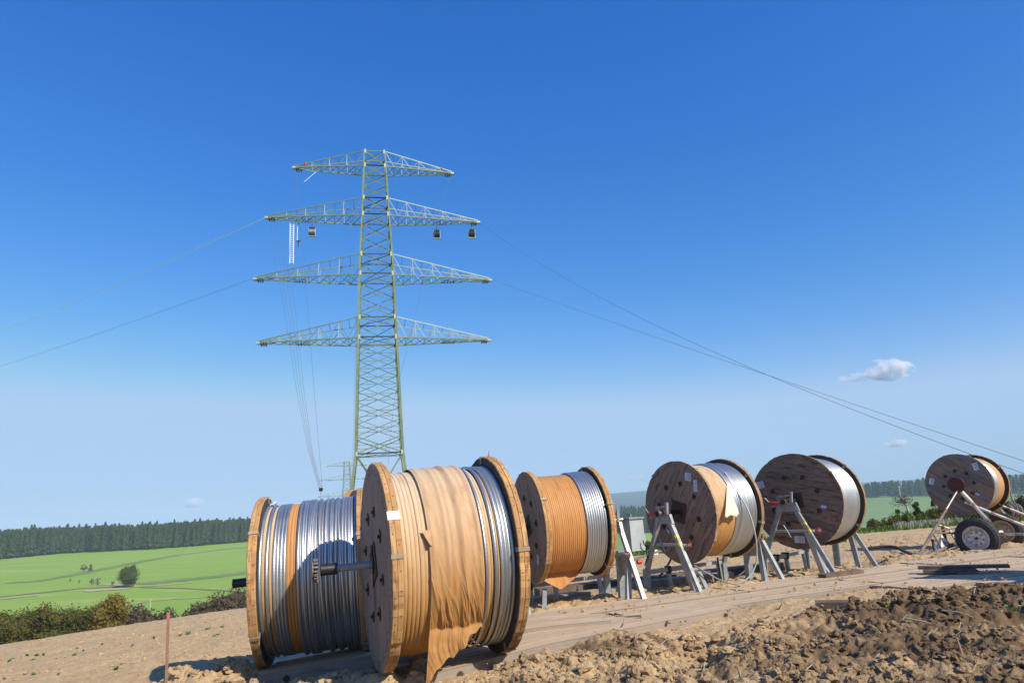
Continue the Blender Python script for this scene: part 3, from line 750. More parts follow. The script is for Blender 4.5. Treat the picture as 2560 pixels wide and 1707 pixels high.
idx = np.arange((n + 1) ** 2).reshape(n + 1, n + 1)
mb.add(vs, [tuple(int(v) for v in f) for f in np.stack([idx[:-1, :-1], idx[1:, :-1], idx[1:, 1:], idx[:-1, 1:]], -1).reshape(-1, 4)], 'paper_tan', None, True); mb.build('torn_tab', r2)
mb = MB(); g = MB()
mb.tube([(-.42, 0, R1), (.0, 0, R1)], .042, 'galvanised', 20); mb.build('axle', r2)
mb.tube([(0, 0, 0)] * 2, .001, 'galvanised')
g = MB(); g.tube([(-.6, 0, R1), (-.42, 0, R1)], .064, 'dark_steel', 20); g.tube([(-.45, 0, R1), (-.41, 0, R1)], .055, 'galvanised', 6); g.build('axle_coupling', r2)
g = MB(); g.tube([(-.68, 0, R1), (-.63, 0, R1)], .095, 'dark_steel', 28); g.tube([(-.695, 0, R1), (-.678, 0, R1)], .105, 'hose', 28)
for i in range(18):
    a = 2 * math.pi * i / 18; p = Vector((-.655, -.112 * math.cos(a), R1 + .112 * math.sin(a)))
    g.bar(p - Vector((.02, 0, 0)), p + Vector((.022, 0, 0)), .018, .036, 'hose', up=(0, -math.cos(a), math.sin(a)))
g.build('sprocket', r2)
g = MB(); g.bar((-.022, -.02, R1 + .2), (-.022, .1, R1 - .1), .08, .02, 'rust_plate', up=(1, 0, 0)); g.bar((-.03, .0, R1 - .05), (-.03, .02, R1 - .52), .055, .012, 'galvanised', up=(1, 0, 0)); g.tube([(-.06, .02, R1 - .36), (-.02, .02, R1 - .36)], .018, 'galvanised', 8); g.build('locking_bar', r2)
axle(r2, R1, 1.49, 1.72, .06, 'chrome', 'axle_end')
mb = MB(); mb.tube([(1.40, -.26, R1 + 1.13), (1.40, -.27, R1 + 1.21)], [.012, .004], 'plank_grey', 6); mb.build('splinter', r2)
mb = MB(); a = R_(28)
mb.bar((-.008, -1.155 * math.cos(a), R1 + 1.155 * math.sin(a)), (.128, -1.155 * math.cos(a), R1 + 1.155 * math.sin(a)), .10, .006, 'concrete_white', up=(0, -math.cos(a), math.sin(a))); mb.build('rim_tag', r2)

# reel 3 (orange wrap + fine aluminium)
r3 = reel('reel half orange paper, half aluminium cable, next after the big foreground reel', (.11, 13.02, -.49), 17.2, 1.6, 1.0, 1.32, 'wood_face_brown', 72, 8,
  [('wrap', .125, .80, .90, 'paper_orange', ()), ('cable', .80, 1.19, .925, A, ())], t=.105, seed=11, stickers=((-52, .7, .11, .16, 20, 'label_white'),), rim='wood_rim')
mb = MB()   # torn paper hanging below
n = 16; vs = []
for i in range(n + 1):
    u = i / n; x = .14 + .62 * u; a = R_(-70); p = Vector((x, -.91 * math.cos(a), 1 + .91 * math.sin(a)))
    dlen = .26 * max(0, 1 - abs(u - .42) / .58) ** .8
    for j in range(7):
        q = j / 6; vs.append((x + .05 * q * (u - .4), p.y - .05 * q + .012 * math.sin(i * 1.9) * q, p.z - dlen * q + .01))
idx = np.arange((n + 1) * 7).reshape(n + 1, 7)
mb.add(vs, [tuple(int(v) for v in f) for f in np.stack([idx[:-1, :-1], idx[1:, :-1], idx[1:, 1:], idx[:-1, 1:]], -1).reshape(-1, 4)], 'paper_orange', None, True); mb.build('torn_paper', r3)
# reel 4
r4 = reel('reel with striped dark face, part pale paper and part aluminium, a loose cable end hanging', (3.12, 14.08, -.42), 30.3, .8, 1.0, 1.31, 'wood_face_brown', -52, 30,
  [('wrap', .075, .62, .90, 'paper_pale', ()), ('cable', .62, .73, .912, A, ()), ('fine', .73, .98, .925, A, ()), ('fine', .98, 1.22, .915, A, ())], t=.07, rim='wood_rim_thin', seed=13, hub=.2, boltr=.56,
  stickers=((60, .77, .16, .15, 10, 'label_white'), (41, .74, .10, .22, 4, 'label_white'), (226, .52, .10, .045, 50, 'label_blue'), (238, .42, .05, .09, 35, 'label_white')))
CE = True
mb = MB()
n = 14; vs = []
for i in range(n + 1):
    q = i / n
    for j in range(n + 1):
        u = j / n; a = R_(30 - 37 * q); wd = .40 * (q ** .95); x = .60 - wd * (1 - u); rr = .915 + .10 * q ** 2 + .012 * math.sin(j * 1.3) * q
        vs.append((x, -rr * math.cos(a), 1 + rr * math.sin(a) - .02 * q * math.sin(j * .8)))
idx = np.arange((n + 1) ** 2).reshape(n + 1, n + 1)
mb.add(vs, [tuple(int(v) for v in f) for f in np.stack([idx[:-1, :-1], idx[1:, :-1], idx[1:, 1:], idx[:-1, 1:]], -1).reshape(-1, 4)], 'paper_white', None, True)
o = mb.build('torn_paper', r4, label='pale triangular flap of torn paper')
sm = o.modifiers.new('thick', 'SOLIDIFY'); sm.thickness = .006
# reel 5
r5 = reel('reel of plain silver cable on the rightmost stand, white notice low on dark face', (5.86, 15.14, -.37), 44.4, -1.0, 1.0, 1.25, 'wood_face_red', 14, 20,
  [('fine', .07, .84, .925, A, ()), ('fine', .86, 1.17, .91, A, ())], t=.06, rim='wood_rim_thin', seed=17, hub=.16, boltr=.53,
  stickers=((154, .85, .2, .15, -10, 'label_white'), (-14, .6, .13, .06, 8, 'label_blue'), (-92, .80, .22, .14, 2, 'label_white')))
# reel 6 on trailer
r6 = reel('smaller weathered reel carried on the white trailer, red disc at its hub', (12.24, 19.71, -.32), 41.4, -1, .85, 1.47, 'wood_face_grey', 35, 5,
  [('paper', .06, .46, .755, 'paper_pale', ()), ('fine', .46, .80, .765, A, ()), ('paper', .80, 1.30, .77, 'paper_ochre', ()), ('fine', 1.30, 1.41, .72, A, ())], t=.06, rim='wood_rim_thin', seed=19, hub=.1, boltr=.45,
  stickers=((169, .80, .12, .17, 18, 'label_white'), (43, .80, .13, .2, -8, 'label_white'), (-34, .58, .12, .045, 25, 'label_blue')))
# reel 7, behind reel 1
r7 = reel('bare aluminium cable reel mostly hidden behind the leftmost large reel', (-3.50, 14.2, -.74), 1, 0, 1.15, 1.5, 'wood_face_near', 80, 15,
  [('cable', .11, 1.39, 1.03, A, ())], t=.115, seed=23)
GR = empty  # noqa

# ------------------------------------------------------------------ steel reel stands
def stand(c, yaw, R, L, label, gfun=g1, cabinet=False, seed=0, left=True):
    zc = c[2] + 2; ox, oy = c[0], c[1]; cy_, sy_ = math.cos(R_(yaw)), math.sin(R_(yaw))
    e = empty('reel_stand', (ox, oy, g1(ox, oy)), R_(yaw), label, 'reel stand', 'galvanised steel reel stands')
    z0 = g1(ox, oy); A_ = zc - z0
    def G(x, y): return g1(ox + x * cy_ - y * sy_, oy + x * sy_ + y * cy_) - z0 + .0
    st = 'galvanised'
    for side, X in (('l', -.42), ('r', L + .42)):
        o = -1 if side == 'l' else 1
        ff = (X + .04 * o, -.84, G(X, -.84)); rf = (X, .80, G(X, .8))
        b = MB(); b.bar((X, -.13, A_ - .08), ff, .085, .075, st, up=(1, 0, 0)); leg = b.build('leg', e)
        b = MB(); b.bar((ff[0], ff[1] - .0, ff[2] + .0), (ff[0], ff[1], ff[2] + .02), .16, .2, 'galvanised_dull'); b.build('foot', leg)
        b = MB(); kz = .42
        b.bar((X, .13, A_ - .08), (X, .66, G(X, .8) + kz), .075, .08, st, up=(1, 0, 0)); b.bar((X, .68, G(X, .8) + kz + .05), (X, .70, G(X, .8)), .1, .11, st, up=(1, 0, 0)); b.build('leg', e)
        b = MB(); b.bar((X + .02 * o, -.36, A_ - .62), (X - .14 * o, -.52, G(X, -.52)), .10, .09, st, up=(1, 0, 0)); b.build('strut', e)
        hz = A_ - .60
        b = MB(); b.bar((X - .05 * o, -.47, hz), (X - .05 * o, .44, hz), .05, .075, 'galvanised_dull', up=(1, 0, 0)); b.build('crossbar', e)
        b = MB(); q = [(X, -.2, A_ - .02), (X, .2, A_ - .02), (X, .26, A_ - .2), (X, -.26, A_ - .2)]
        vs = [(a + .03 * w, b_, z_) for w in (-1, 1) for (a, b_, z_) in q]
        b.add(vs, [(0, 1, 2, 3), (7, 6, 5, 4), (0, 4, 5, 1), (1, 5, 6, 2), (2, 6, 7, 3), (3, 7, 4, 0)], st); b.bar((X, -.10, A_ - .05), (X, -.13, A_ + .2), .05, .05, st, up=(1, 0, 0)); b.bar((X, .16, A_ - .03), (X, .16, A_ + .13), .05, .05, st, up=(1, 0, 0)); b.bar((X, -.12, A_ + .13), (X, .2, A_ + .1), .04, .05, 'galvanised_dull', up=(1, 0, 0)); b.build('axle_yoke', e)
        b = MB(); b.tube([(X - .11 * (1 if side == 'l' else -1), .02, A_), (X + .1 * (1 if side == 'l' else -1), .02, A_)], .055, 'brass', 18); b.tube([(X - .14 * (1 if side == 'l' else -1), .02, A_), (X - .10 * (1 if side == 'l' else -1), .02, A_)], [.06, .06], 'brass', 18, cap=False); b.tube([(X - .12 * (1 if side == 'l' else -1), .02, A_), (X - .118 * (1 if side == 'l' else -1), .02, A_)], .045, 'ink', 16); b.build('bearing', e)
        b = MB(); b.tube([(X - .06 * (1 if side == 'l' else -1), .12, A_ - .02), (X - .06 * (1 if side == 'l' else -1), .36, A_ + .0)], .02, 'red_paint', 8); b.tube([(X - .06 * (1 if side == 'l' else -1), .36, A_ + .0), (X - .07 * (1 if side == 'l' else -1), .43, A_ + .1)], .01, 'galvanised', 8)
        b.tube([(X - .06 * (1 if side == 'l' else -1), .2, A_ - .06), (X - .06 * (1 if side == 'l' else -1), .34, A_ - .1)], .015, 'galvanised', 6); b.build('locking_lever', e)
        b = MB(); pr = Vector((X - .06 * o * -1 * (-1), -.55, hz + .0)); ring = [(pr.x, pr.y + .055 * math.cos(k * math.pi / 8), pr.z + .055 * math.sin(k * math.pi / 8)) for k in range(16)]
        b.tube(ring, .011, 'red_paint', 6, closed=True); b.tube([(pr.x - .03, pr.y, pr.z), (pr.x + .03, pr.y, pr.z)], .03, 'galvanised', 10); b.build('pin_ring', e)
        b = MB(); b.tube([(X - .07, -.02, hz - .12), (X - .08, .07, hz + .08), (X - .08, .1, hz + .13)], .011, 'galvanised', 6); b.build('hand_lever', e)
        if side == 'l':
            for k in (0, 1):
                t_ = .26 + .10 * k; P = Vector((X, -.13, A_ - .08)).lerp(Vector(ff), t_); D = (Vector(ff) - Vector((X, -.13, A_ - .08))).normalized()
                b = MB(); off = Vector((-.052, 0, 0)); b.bar(P - D * .032 + off, P + D * .032 + off, .005, .055, 'yellow_warn', up=D.cross(Vector((1, 0, 0))))
                off = Vector((-.0555, 0, 0)); b.add([P + off + D * .025 + D.cross(Vector((1, 0, 0))) * .022, P + off + D * .025 - D.cross(Vector((1, 0, 0))) * .022, P + off - D * .028], [(0, 1, 2)], 'ink')
                # same label on the outer edge of the leg
                N = D.cross(Vector((1, 0, 0))).normalized(); N = N if N.y < 0 else -N
                b.bar(P - D * .032 + N * .042, P + D * .032 + N * .042, .05, .004, 'yellow_warn', up=N)
                b.build('warning_label', e)
        else:
            b = MB(); b.bar((X, -.28, A_ - .78), (X, .1, A_ - .78), .02, .42, 'galvanised_dull', up=(0, 0, 1)); b.build('side_plate', e)
            b = MB(); b.bar((X, -.05, A_ - .55), (X, .0, G(X, 0)), .11, .14, st, up=(1, 0, 0)); b.build('strut', e)
    xa, xb = -.42, L + .42; ya = .69; za = G(xa, ya) + .40; zb = G(xb, ya) + .42
    b = MB(); b.bar((xa, ya, za), (xa + (xb - xa) * .52, ya, za * .48 + zb * .52), .085, .085, st); b.bar((xa + (xb - xa) * .5, ya, za * .5 + zb * .5), (xb, ya, zb), .065, .065, 'galvanised_dull'); b.build('rail', e)
    for u in (.27, .5, .93):
        x = xa + (xb - xa) * u; b = MB(); zz = za + (zb - za) * u; b.bar((x, ya, zz), (x + .02, ya - .02, G(x, ya)), .07, .07, st, up=(1, 0, 0)); b.build('rail_post', e)
    b = MB()
    for u in (.27, .5):
        x = xa + (xb - xa) * u; zz = za + (zb - za) * u; b.bar((x - .035, ya, zz), (x + .035, ya, zz), .13, .14, 'dark_steel'); b.tube([(x, ya - .09, zz + .05), (x, ya + .09, zz + .05)], .02, 'dark_steel', 8)
    b.build('rail_clamp', e)
    b = MB(); b.bar((.15, -.2, G(.15, -.2) + .36), (.02, -.5, G(0, -.5) + .06), .07, .07, st); b.build('tie_bar', e)
    axb = MB(); axb.tube([(-.40, 0, A_), (L + .40, 0, A_)], .045, 'dark_steel', 14); axb.build('axle', e)
    if cabinet:
        X = L + .62; zc_ = A_ - .33
        b = MB(); b.box((X - .02, -.22, zc_ - .24), (X + .26, .08, zc_ + .34), 'cabinet'); bx = b.build('control_box', e)
        b = MB(); b.box((X - .04, -.25, zc_ + .343), (X + .28, .11, zc_ + .37), 'galvanised'); b.build('lid', bx)
        b = MB(); b.box((X + .06, -.12, zc_ + .378), (X + .075, .06, zc_ + .44), 'galvanised'); b.build('lifting_plate', bx)
        b = MB(); b.box((X + .285, -.1, zc_ - .1), (X + .34, .02, zc_ + .05), 'galvanised_dull'); b.build('socket', bx)
        b = MB(); b.tube([(X + .2, -.27, zc_ - .36 + .3)] + [(X + .2 + .08 * math.sin(k * .5), -.29, zc_ - .12 - .055 * k) for k in range(8)] + [(X + .25, -.28, zc_ - .35), (X + .24, -.27, zc_ - .2)], .012, 'black_paint', 6); b.build('hose', bx)
        b = MB(); b.tube([(X + .02, -.3, zc_ - .43), (X + .1, -.3, zc_ - .43)], .045, 'red_paint', 10); b.build('valve', bx)
    return e
stand((.11, 13.02, -.49), 17.2, 1.0, 1.32, 'steel stand with grey control box, carrying the orange-wrapped reel', cabinet=True)
stand((3.12, 14.08, -.42), 30.3, 1.0, 1.31, 'steel stand under the reel with the loose cable end, yellow warning labels on its leg')
stand((5.86, 15.14, -.37), 44.4, 1.0, 1.25, 'rightmost steel stand, carrying the reel of plain silver cable')
# hoses on the soil
def hose(name, pts, r, mat, label, cat='hose', closed=False):
    P = [Vector(p) for p in pts]; out = []
    for i in range(len(P) - 1):
        p0 = P[max(i - 1, 0)]; p1 = P[i]; p2 = P[i + 1]; p3 = P[min(i + 2, len(P) - 1)]
        for k in range(6):
            t = k / 6; out.append(.5 * ((2 * p1) + (-p0 + p2) * t + (2 * p0 - 5 * p1 + 4 * p2 - p3) * t * t + (-p0 + 3 * p1 - 3 * p2 + p3) * t ** 3))
    out.append(P[-1]); o0 = out[0].copy(); mb = MB(); mb.tube([p - o0 for p in out], r, mat, 6); o = mb.build(name); o.location = o0
    return tag(o, label, cat)
hose('cable_end', [at(1812, 1180, 13.9), at(1842, 1228, 13.72), at(1868, 1270, 13.6), at(1885, 1320, 13.5), at(1892, 1370, 13.5), at(1888, 1415, 13.5), at(1868, 1446, 13.45), at(1835, 1459, 13.45), at(1800, 1449, 13.6), at(1765, 1430, 13.8), at(1735, 1412, 14), at(1722, 1395, 14.1)], .014, 'galvanised_dull', 'loose aluminium cable end looping down from the striped reel to the soil', 'cable')
hose('hose', [at(1690, 1365, 15.2), at(1668, 1415, 15.4), at(1640, 1445, 15.6), at(1600, 1450, 15.8), at(1500, 1460, 16)], .022, 'hose', 'brown hose dangling behind the striped reel down to the beams')
hose('hose', [at(1480, 1422, 17.5), at(1560, 1405, 18.2), at(1640, 1380, 19.2), at(1690, 1372, 19.4)], .03, 'hose', 'grey pipe running over the field between the second and third stand', 'pipe')
hose('hose', [at(1868, 1395, 16), at(1866, 1420, 15.9), at(1850, 1436, 15.8), at(1838, 1438, 15.8)], .012, 'hose', 'thin brown wire curling to the soil between the two striped reels', 'wire')
hose('hose', [at(2050, 1368, 16), at(2053, 1385, 15.9), at(2066, 1395, 15.7), at(2090, 1418, 15.2), at(2190, 1424, 14.9)], .011, 'hose', 'thin wire from the silver reel trailing onto the mats', 'wire')
p = onground(1830, 1452)
mb = MB(); mb.bar((0, 0, 0), (0, 0, .62), .03, .03, 'rust_plate'); o = mb.build('steel_rod'); o.location = (3.95, 14.75, g1(3.95, 14.75) - .05); tag(o, 'thin dark rod standing under the reel with the loose cable end', 'rod')

# ------------------------------------------------------------------ trailer
def trailer():
    wc = Vector(at(2444, 1344.5, 18.3)); yaw = R_(41.4)
    e = empty('reel_trailer', (wc.x, wc.y, wc.z - .42), yaw, 'rusty white two-wheeled reel trailer with a long dusty drawbar', 'trailer')
    def wheel(x, rimm, nm='wheel'):
        w = empty('wheel', (x, 0, .42)); w.parent = e; w.scale = (1.17,) * 3
        prof = [(-.11, .255), (-.125, .285), (-.13, .35), (-.115, .395), (-.09, .412), (.09, .412), (.115, .395), (.13, .35), (.125, .285), (.11, .255), (-.11, .255)]
        b = MB(); b.lathe(prof, 56, 'tyre')
        for i in range(56):
            a = 2 * math.pi * i / 56; c_, s_ = -math.cos(a), math.sin(a)
            for sx in (-1, 1):
                P = Vector((sx * .055, c_ * .415, s_ * .415)); b.bar(P, P + Vector((sx * .055, c_ * -.004, s_ * -.004)), .026, .016, 'tyre', up=(0, c_, s_))
        b.build('tyre', w)
        b = MB(); b.lathe([(-.09, .262), (-.125, .258), (-.128, .243), (-.10, .236), (-.04, .225), (-.025, .205), (-.03, .19), (-.07, .165), (-.075, .105), (-.055, .09), (-.055, 0)], 48, rimm, smooth=False); b.lathe([(.11, .275), (.04, .25), (.03, 0)], 40, rimm)
        b.build('rim', w)
        b = MB(); b.tube([(-.10, 0, 0), (-.05, 0, 0)], .03, 'rust_plate', 12)
        for i in range(8):
            a = 2 * math.pi * i / 8 + .2; b.tube([(-.094, .135 * math.cos(a), .135 * math.sin(a)), (-.07, .135 * math.cos(a), .135 * math.sin(a))], .014, 'rust_plate', 8)
        b.build('hub', w)
    wheel(0, 'wheel_rim'); wheel(2.25, 'rim_dusty')
    loc = lambda px, py, Y: e_inv @ Vector(at(px, py, Y))
    e_inv = (Matrix.Translation((wc.x, wc.y, wc.z - .42)) @ Matrix.Rotation(yaw, 4, 'Z')).inverted()
    hub = e_inv @ Vector((12.24, 19.71, 1.68)); hub = Vector(hub)
    b = MB(); b.tube([(.1, 0, .42), (2.15, 0, .42)], .05, 'white_rusty', 12); b.build('axle_beam', e)
    b = MB(); b.tube([(hub.x - .22, hub.y, hub.z), (hub.x - .14, hub.y, hub.z)], .21, 'red_disc', 40); b.tube([(hub.x - .14, hub.y, hub.z), (hub.x, hub.y, hub.z)], .05, 'dark_steel', 14); b.build('hub_disc', e)
    for k, X in ((0, hub.x - .12), (1, hub.x + 1.62)):
        tp = Vector((X, hub.y, hub.z - .12)); b = MB()
        b.tube([tp + Vector((0, -.03, 0)), (X + .04, -.04, .62)], .055, 'white_rusty', 12); b.build('arm', e)
        b = MB(); b.tube([tp + Vector((0, -.1, -.35)), (X + .1, -.85, .55), (X + .12, -1.1, .42)], .035, 'white_rusty', 10); b.build('brace', e)
        b = MB(); b.tube([(X + .04, -.04, .6), (X + .04, -.04, .42), (X + .1, -1.1, .40)], .04, 'white_rusty', 10); b.build('chassis_rail', e)
    hub2 = hub
    tow = loc(2292, 1396, 17.9); tow.z = .05
    tb = MB(); a = Vector((hub.x - .2, hub.y, hub.z - .16)); tb.tube([a, a.lerp(tow, .33)], .018, 'white_rusty', 8); tb.tube([a.lerp(tow, .3), tow], .036, 'dusty_drawbar', 10); tb.build('tie_rod', e)
    m1 = a.lerp(tow, .64)
    CM = Vector((.22, .62, .26)); CF = Vector((2.0, .7, .3))
    b = MB(); b.tube([(.3, 0, .42), (.3, .62, .28), (2.0, .7, .3), (2.0, 0, .42)], .04, 'white_rusty', 10); b.build('chassis_frame', e)
    for q, mt in ((CM, 'dusty_drawbar'), (CF, 'dusty_drawbar')):
        b = MB(); b.tube([q, q.lerp(tow, .5) + Vector((0, 0, -.02)), tow], .042, mt, 10); b.build('drawbar', e)
    b = MB(); b.tube([m1, (.3, .4, .52)], .02, 'dusty_drawbar', 8); b.build('stay', e)
    b = MB(); b.tube([m1 + Vector((0, 0, .03)), (1.7, .5, .62)], .02, 'dusty_drawbar', 8); b.build('stay', e)
    b = MB(); b.tube([m1, CM.lerp(tow, .35)], .018, 'dusty_drawbar', 8); b.build('stay', e)
    P0 = CM.lerp(tow, .38); P3 = CM.lerp(tow, .08); b = MB()
    b.add([P0, P3, (P0 + P3) / 2 + Vector((.12, .1, .3)), P0 + Vector((.15, .2, 0)), P3 + Vector((.15, .2, 0))], [(0, 1, 2), (1, 4, 2), (4, 3, 2), (3, 0, 2), (0, 3, 4, 1)], 'white_rusty'); b.build('gusset', e)
    b = MB(); q = Vector((.9, .8, .3)); b.tube([q, q + Vector((0, .1, .3)), q + Vector((-.1, .3, .4))], .03, 'white_rusty', 8); b.tube([q + Vector((.2, .3, -.05)), q + Vector((-.15, .2, .36))], .045, 'rust_plate', 8); b.build('winch_post', e)
    P1 = CM.lerp(tow, .52); b = MB(); b.tube([P1 + Vector((0, 0, .3)), P1 + Vector((.03, .02, .12)), P1], .045, 'dusty_drawbar', 8); b.tube([P1 + Vector((-.1, 0, .28)), P1 + Vector((.12, 0, .25))], .03, 'dark_steel', 8); b.build('jack', e)
    return e
trailer()
hose('tow_rope', [at(2290, 1386, 18.1), at(2262, 1378, 18.1), at(2240, 1368, 18.3), at(2212, 1366, 18.5), at(2171, 1370, 18.6)], .04, 'dark_rope', 'thick dark tow rope lying on the soil before the trailer drawbar', 'rope')
hose('strap', [at(2524, 1215, 20.5), at(2530, 1245, 20.4), at(2541, 1262, 20.4), at(2544, 1282, 20.4)], .02, 'hose', 'dirty strap hanging off the right side of the smaller reel', 'strap')
e = empty('wire_drum', at(2528, 1276, 24), R_(10), 'small drum of tangled wire right of the trailer reel, half hidden', 'wire drum')
b = MB()
for k in range(6): b.lathe([(-.3 + k * .11, .1), (-.29 + k * .11, .30), (-.22 + k * .11, .30), (-.21 + k * .11, .1)], 28, 'hose' if k % 2 else 'tyre')
b.build('winding', e); e.scale = (.75, .75, .75)

# ------------------------------------------------------------------ pylon
def lattice_pylon():
    PY = Vector((-21.25, 105.0, 0)); zb = g1(-21.25, 105) - .5
    e = empty('lattice_pylon', (PY.x, PY.y, zb), R_(12), 'tall green lattice pylon with four tiers of crossarms', 'pylon')
    zz = lambda rel: rel + 2 - zb
    lv = [(0.0, None)]
    W_ = lambda z: float(np.interp(z, [0, zz(8.0), zz(25.8), zz(36.2), zz(46.5), zz(55.3), zz(58)], [13.0, 6.9, 5.85, 5.3, 4.3, 3.55, 3.4]))
    top = zz(57.9)
    b = MB(); up = (0, 0, 1)
    Z0 = zz(8.0)
    def cr(z): w = W_(z) / 2; return [Vector((-w, -w, z)), Vector((w, -w, z)), Vector((w, w, z)), Vector((-w, w, z))]
    brk = [0, Z0, zz(25.8), zz(36.2), zz(46.5), zz(55.3), top]
    for a, c in zip(brk[:-1], brk[1:]):
        A, C = cr(a), cr(c)
        for k in range(4): b.bar(A[k], C[k], .34 if a < zz(26) else .26, .34 if a < zz(26) else .26, 'pylon_green')
    LEG = b
    b = MB()
    secs = [(0, Z0, 2), (Z0, zz(25.8), 7), (zz(25.8), zz(29.0), 1), (zz(29), zz(36.2), 3), (zz(36.2), zz(39.5), 1), (zz(39.5), zz(46.5), 3), (zz(46.5), zz(49.4), 1), (zz(49.4), zz(55.3), 3), (zz(55.3), top, 1)]
    for a, c, n in secs:
        for i in range(n):
            z1 = a + (c - a) * i / n; z2 = a + (c - a) * (i + 1) / n; A, C = cr(z1), cr(z2)
            for k in range(4):
                k2 = (k + 1) % 4; th = .10 if z1 > Z0 else .15
                b.bar(A[k], C[k2], th, th, 'pylon_green'); b.bar(A[k2], C[k], th, th, 'pylon_green')
                if z1 < Z0:
                    mA = (A[k] + C[k2]) / 2; b.bar(mA, (A[k] + C[k]) / 2, .1, .1, 'pylon_green'); b.bar(mA, (A[k2] + C[k2]) / 2, .1, .1, 'pylon_green'); b.bar((A[k] + C[k]) / 2, (A[k2] + C[k2]) / 2, .1, .1, 'pylon_green')
                if z1 >= Z0 and z1 < zz(25) :
                    mid = [(A[q] + C[q]) / 2 for q in range(4)]; b.bar(mid[k], mid[k2], .07, .07, 'pylon_green')
        A, C = cr(a), cr(c)
        for Q in (A, C):
            if Q is A and a == 0: continue
            for k in range(4): b.bar(Q[k], Q[(k + 1) % 4], .15, .15, 'pylon_green')
            if a >= Z0: b.bar(Q[0], Q[2], .08, .08, 'pylon_green'); b.bar(Q[1], Q[3], .08, .08, 'pylon_green')
    b.build('bracing', e)
    b = LEG
    for z in (Z0, zz(25.8), zz(29), zz(36.2), zz(39.5), zz(46.5), zz(49.4), zz(55.3), top - .1):
        w = W_(z) / 2
        for k in range(4):
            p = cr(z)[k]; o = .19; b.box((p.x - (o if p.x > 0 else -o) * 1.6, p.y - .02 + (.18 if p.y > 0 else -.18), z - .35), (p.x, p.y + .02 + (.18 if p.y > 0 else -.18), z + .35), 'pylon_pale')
    b.build('corner_legs', e)
    b = MB()
    for i in range(150):
        z = 2 + (zz(30) - 2) * i / 150; w = W_(z) / 2; b.bar((-w - .1, -w, z), (-w - .48, -w, z), .05, .05, 'pylon_green')
    b.build('climbing_steps', e)
    arms = [(zz(55.2), top, 12.9, 4), (zz(46.3), zz(49.4), 17.0, 5), (zz(36.0), zz(39.5), 18.5, 5), (zz(25.7), zz(29.0), 17.75, 5)]
    ends = []
    for ai, (zl, zt, L, n) in enumerate(arms):
        for s in (-1, 1):
            b = MB(); wl = W_(zl) / 2; wt = W_(zt) / 2; tipw = .3
            def lo(u, q): return Vector((s * (wl + (L - wl) * u), q * (wl * (1 - u) + tipw * u), zl))
            def hi(u, q): return Vector((s * (wt + (L - wt) * u), q * (wt * (1 - u) + tipw * u), zt + (zl + .25 - zt) * u))
            for q in (-1, 1):
                b.bar(lo(0, q), lo(1, q), .17, .17, 'pylon_green'); b.bar(hi(0, q), hi(1, q), .13, .13, 'pylon_pale' if s > 0 else 'pylon_green')  # right-hand arms: sun glare put into the paler chord and diagonal colour
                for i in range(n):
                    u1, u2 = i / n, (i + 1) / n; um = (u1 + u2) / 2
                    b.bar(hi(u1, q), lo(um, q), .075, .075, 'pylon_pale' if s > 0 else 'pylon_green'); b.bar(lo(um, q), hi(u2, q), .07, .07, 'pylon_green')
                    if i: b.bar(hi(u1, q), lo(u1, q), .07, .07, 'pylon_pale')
            for i in range(2 * n):
                u1, u2 = i / (2 * n), (i + 1) / (2 * n)
                b.bar(lo(u1, -1), lo(u2, 1), .075, .075, 'pylon_green'); b.bar(lo(u1, 1), lo(u2, -1), .075, .075, 'pylon_green')
                if i % 2: b.bar(lo(u1, -1), lo(u1, 1), .08, .08, 'pylon_green'); b.bar(hi(u1, -1), hi(u1, 1), .06, .06, 'pylon_green')
            o = b.build('crossarm', e)
            b = MB(); b.box((s * (L - .1) - .5, -.4, zl - .18), (s * (L - .1) + .5, .4, zl + .12), 'galvanised_dull')
            for k in range(3): b.box((s * (L - .3 - .35 * k) - .08, -.55, zl - .42), (s * (L - .3 - .35 * k) + .08, .55, zl - .16), 'dark_steel')
            b.build('end_fitting', o)
            if ai > 0:
                b = MB(); xm = L * .60 if ai > 1 else L * .6
                for k in range(4):
                    xx = s * (xm + .5 * k); b.bar((xx, -1.0, zl - .45), (xx + .2 * s, 1.0, zl + .3), .1, .12, 'dark_steel'); b.bar((xx, 1.0, zl - .3), (xx, 1.2, zl + .5), .1, .1, 'dark_steel')
                b.build('suspension_plates', o)
    return e, zz, zb
pyl, zz, zpb = lattice_pylon()
pyl2 = copy_tree(pyl)
pp = at(868, 1275, 455)
pyl2.location = (pp[0], pp[1], 33.5 - (2 + 57.9 - zpb)); pyl2.rotation_euler = (0, 0, R_(24))
pyl2['label'] = 'faint distant lattice pylon showing left of the big pylon leg'
bpy.context.view_layer.update()
def pt(lx, ly, rel): return pyl.matrix_world @ Vector((lx, ly, zz(rel)))
def wire(pts, r, label, sag=0, mat='wire', name='power_line', cat='wire', n=28, group=None):
    a = Vector(pts[0]); c = Vector(pts[-1]); P = []
    for i in range(n + 1):
        t = i / n
        if len(pts) == 2: p = a.lerp(c, t)
        else:
            k = min(int(t * (len(pts) - 1)), len(pts) - 2); p = Vector(pts[k]).lerp(Vector(pts[k + 1]), t * (len(pts) - 1) - k)
        p = p - Vector((0, 0, 4 * sag * t * (1 - t))); P.append(p - a)
    mb = MB(); mb.tube(P, r, mat, 5); o = mb.build(name); o.location = a
    return tag(o, label, cat, group)
wire([pt(17, 0, 46.5), at(2620, 1205, 40)], .017, 'upper power line from the second crossarm down to the right', 2.6, 'wire_dark')
wire([pt(18.5, 0, 36.3), at(2620, 1172, 40)], .015, 'lower power line from the third crossarm down to the right', .2, 'wire_dark')
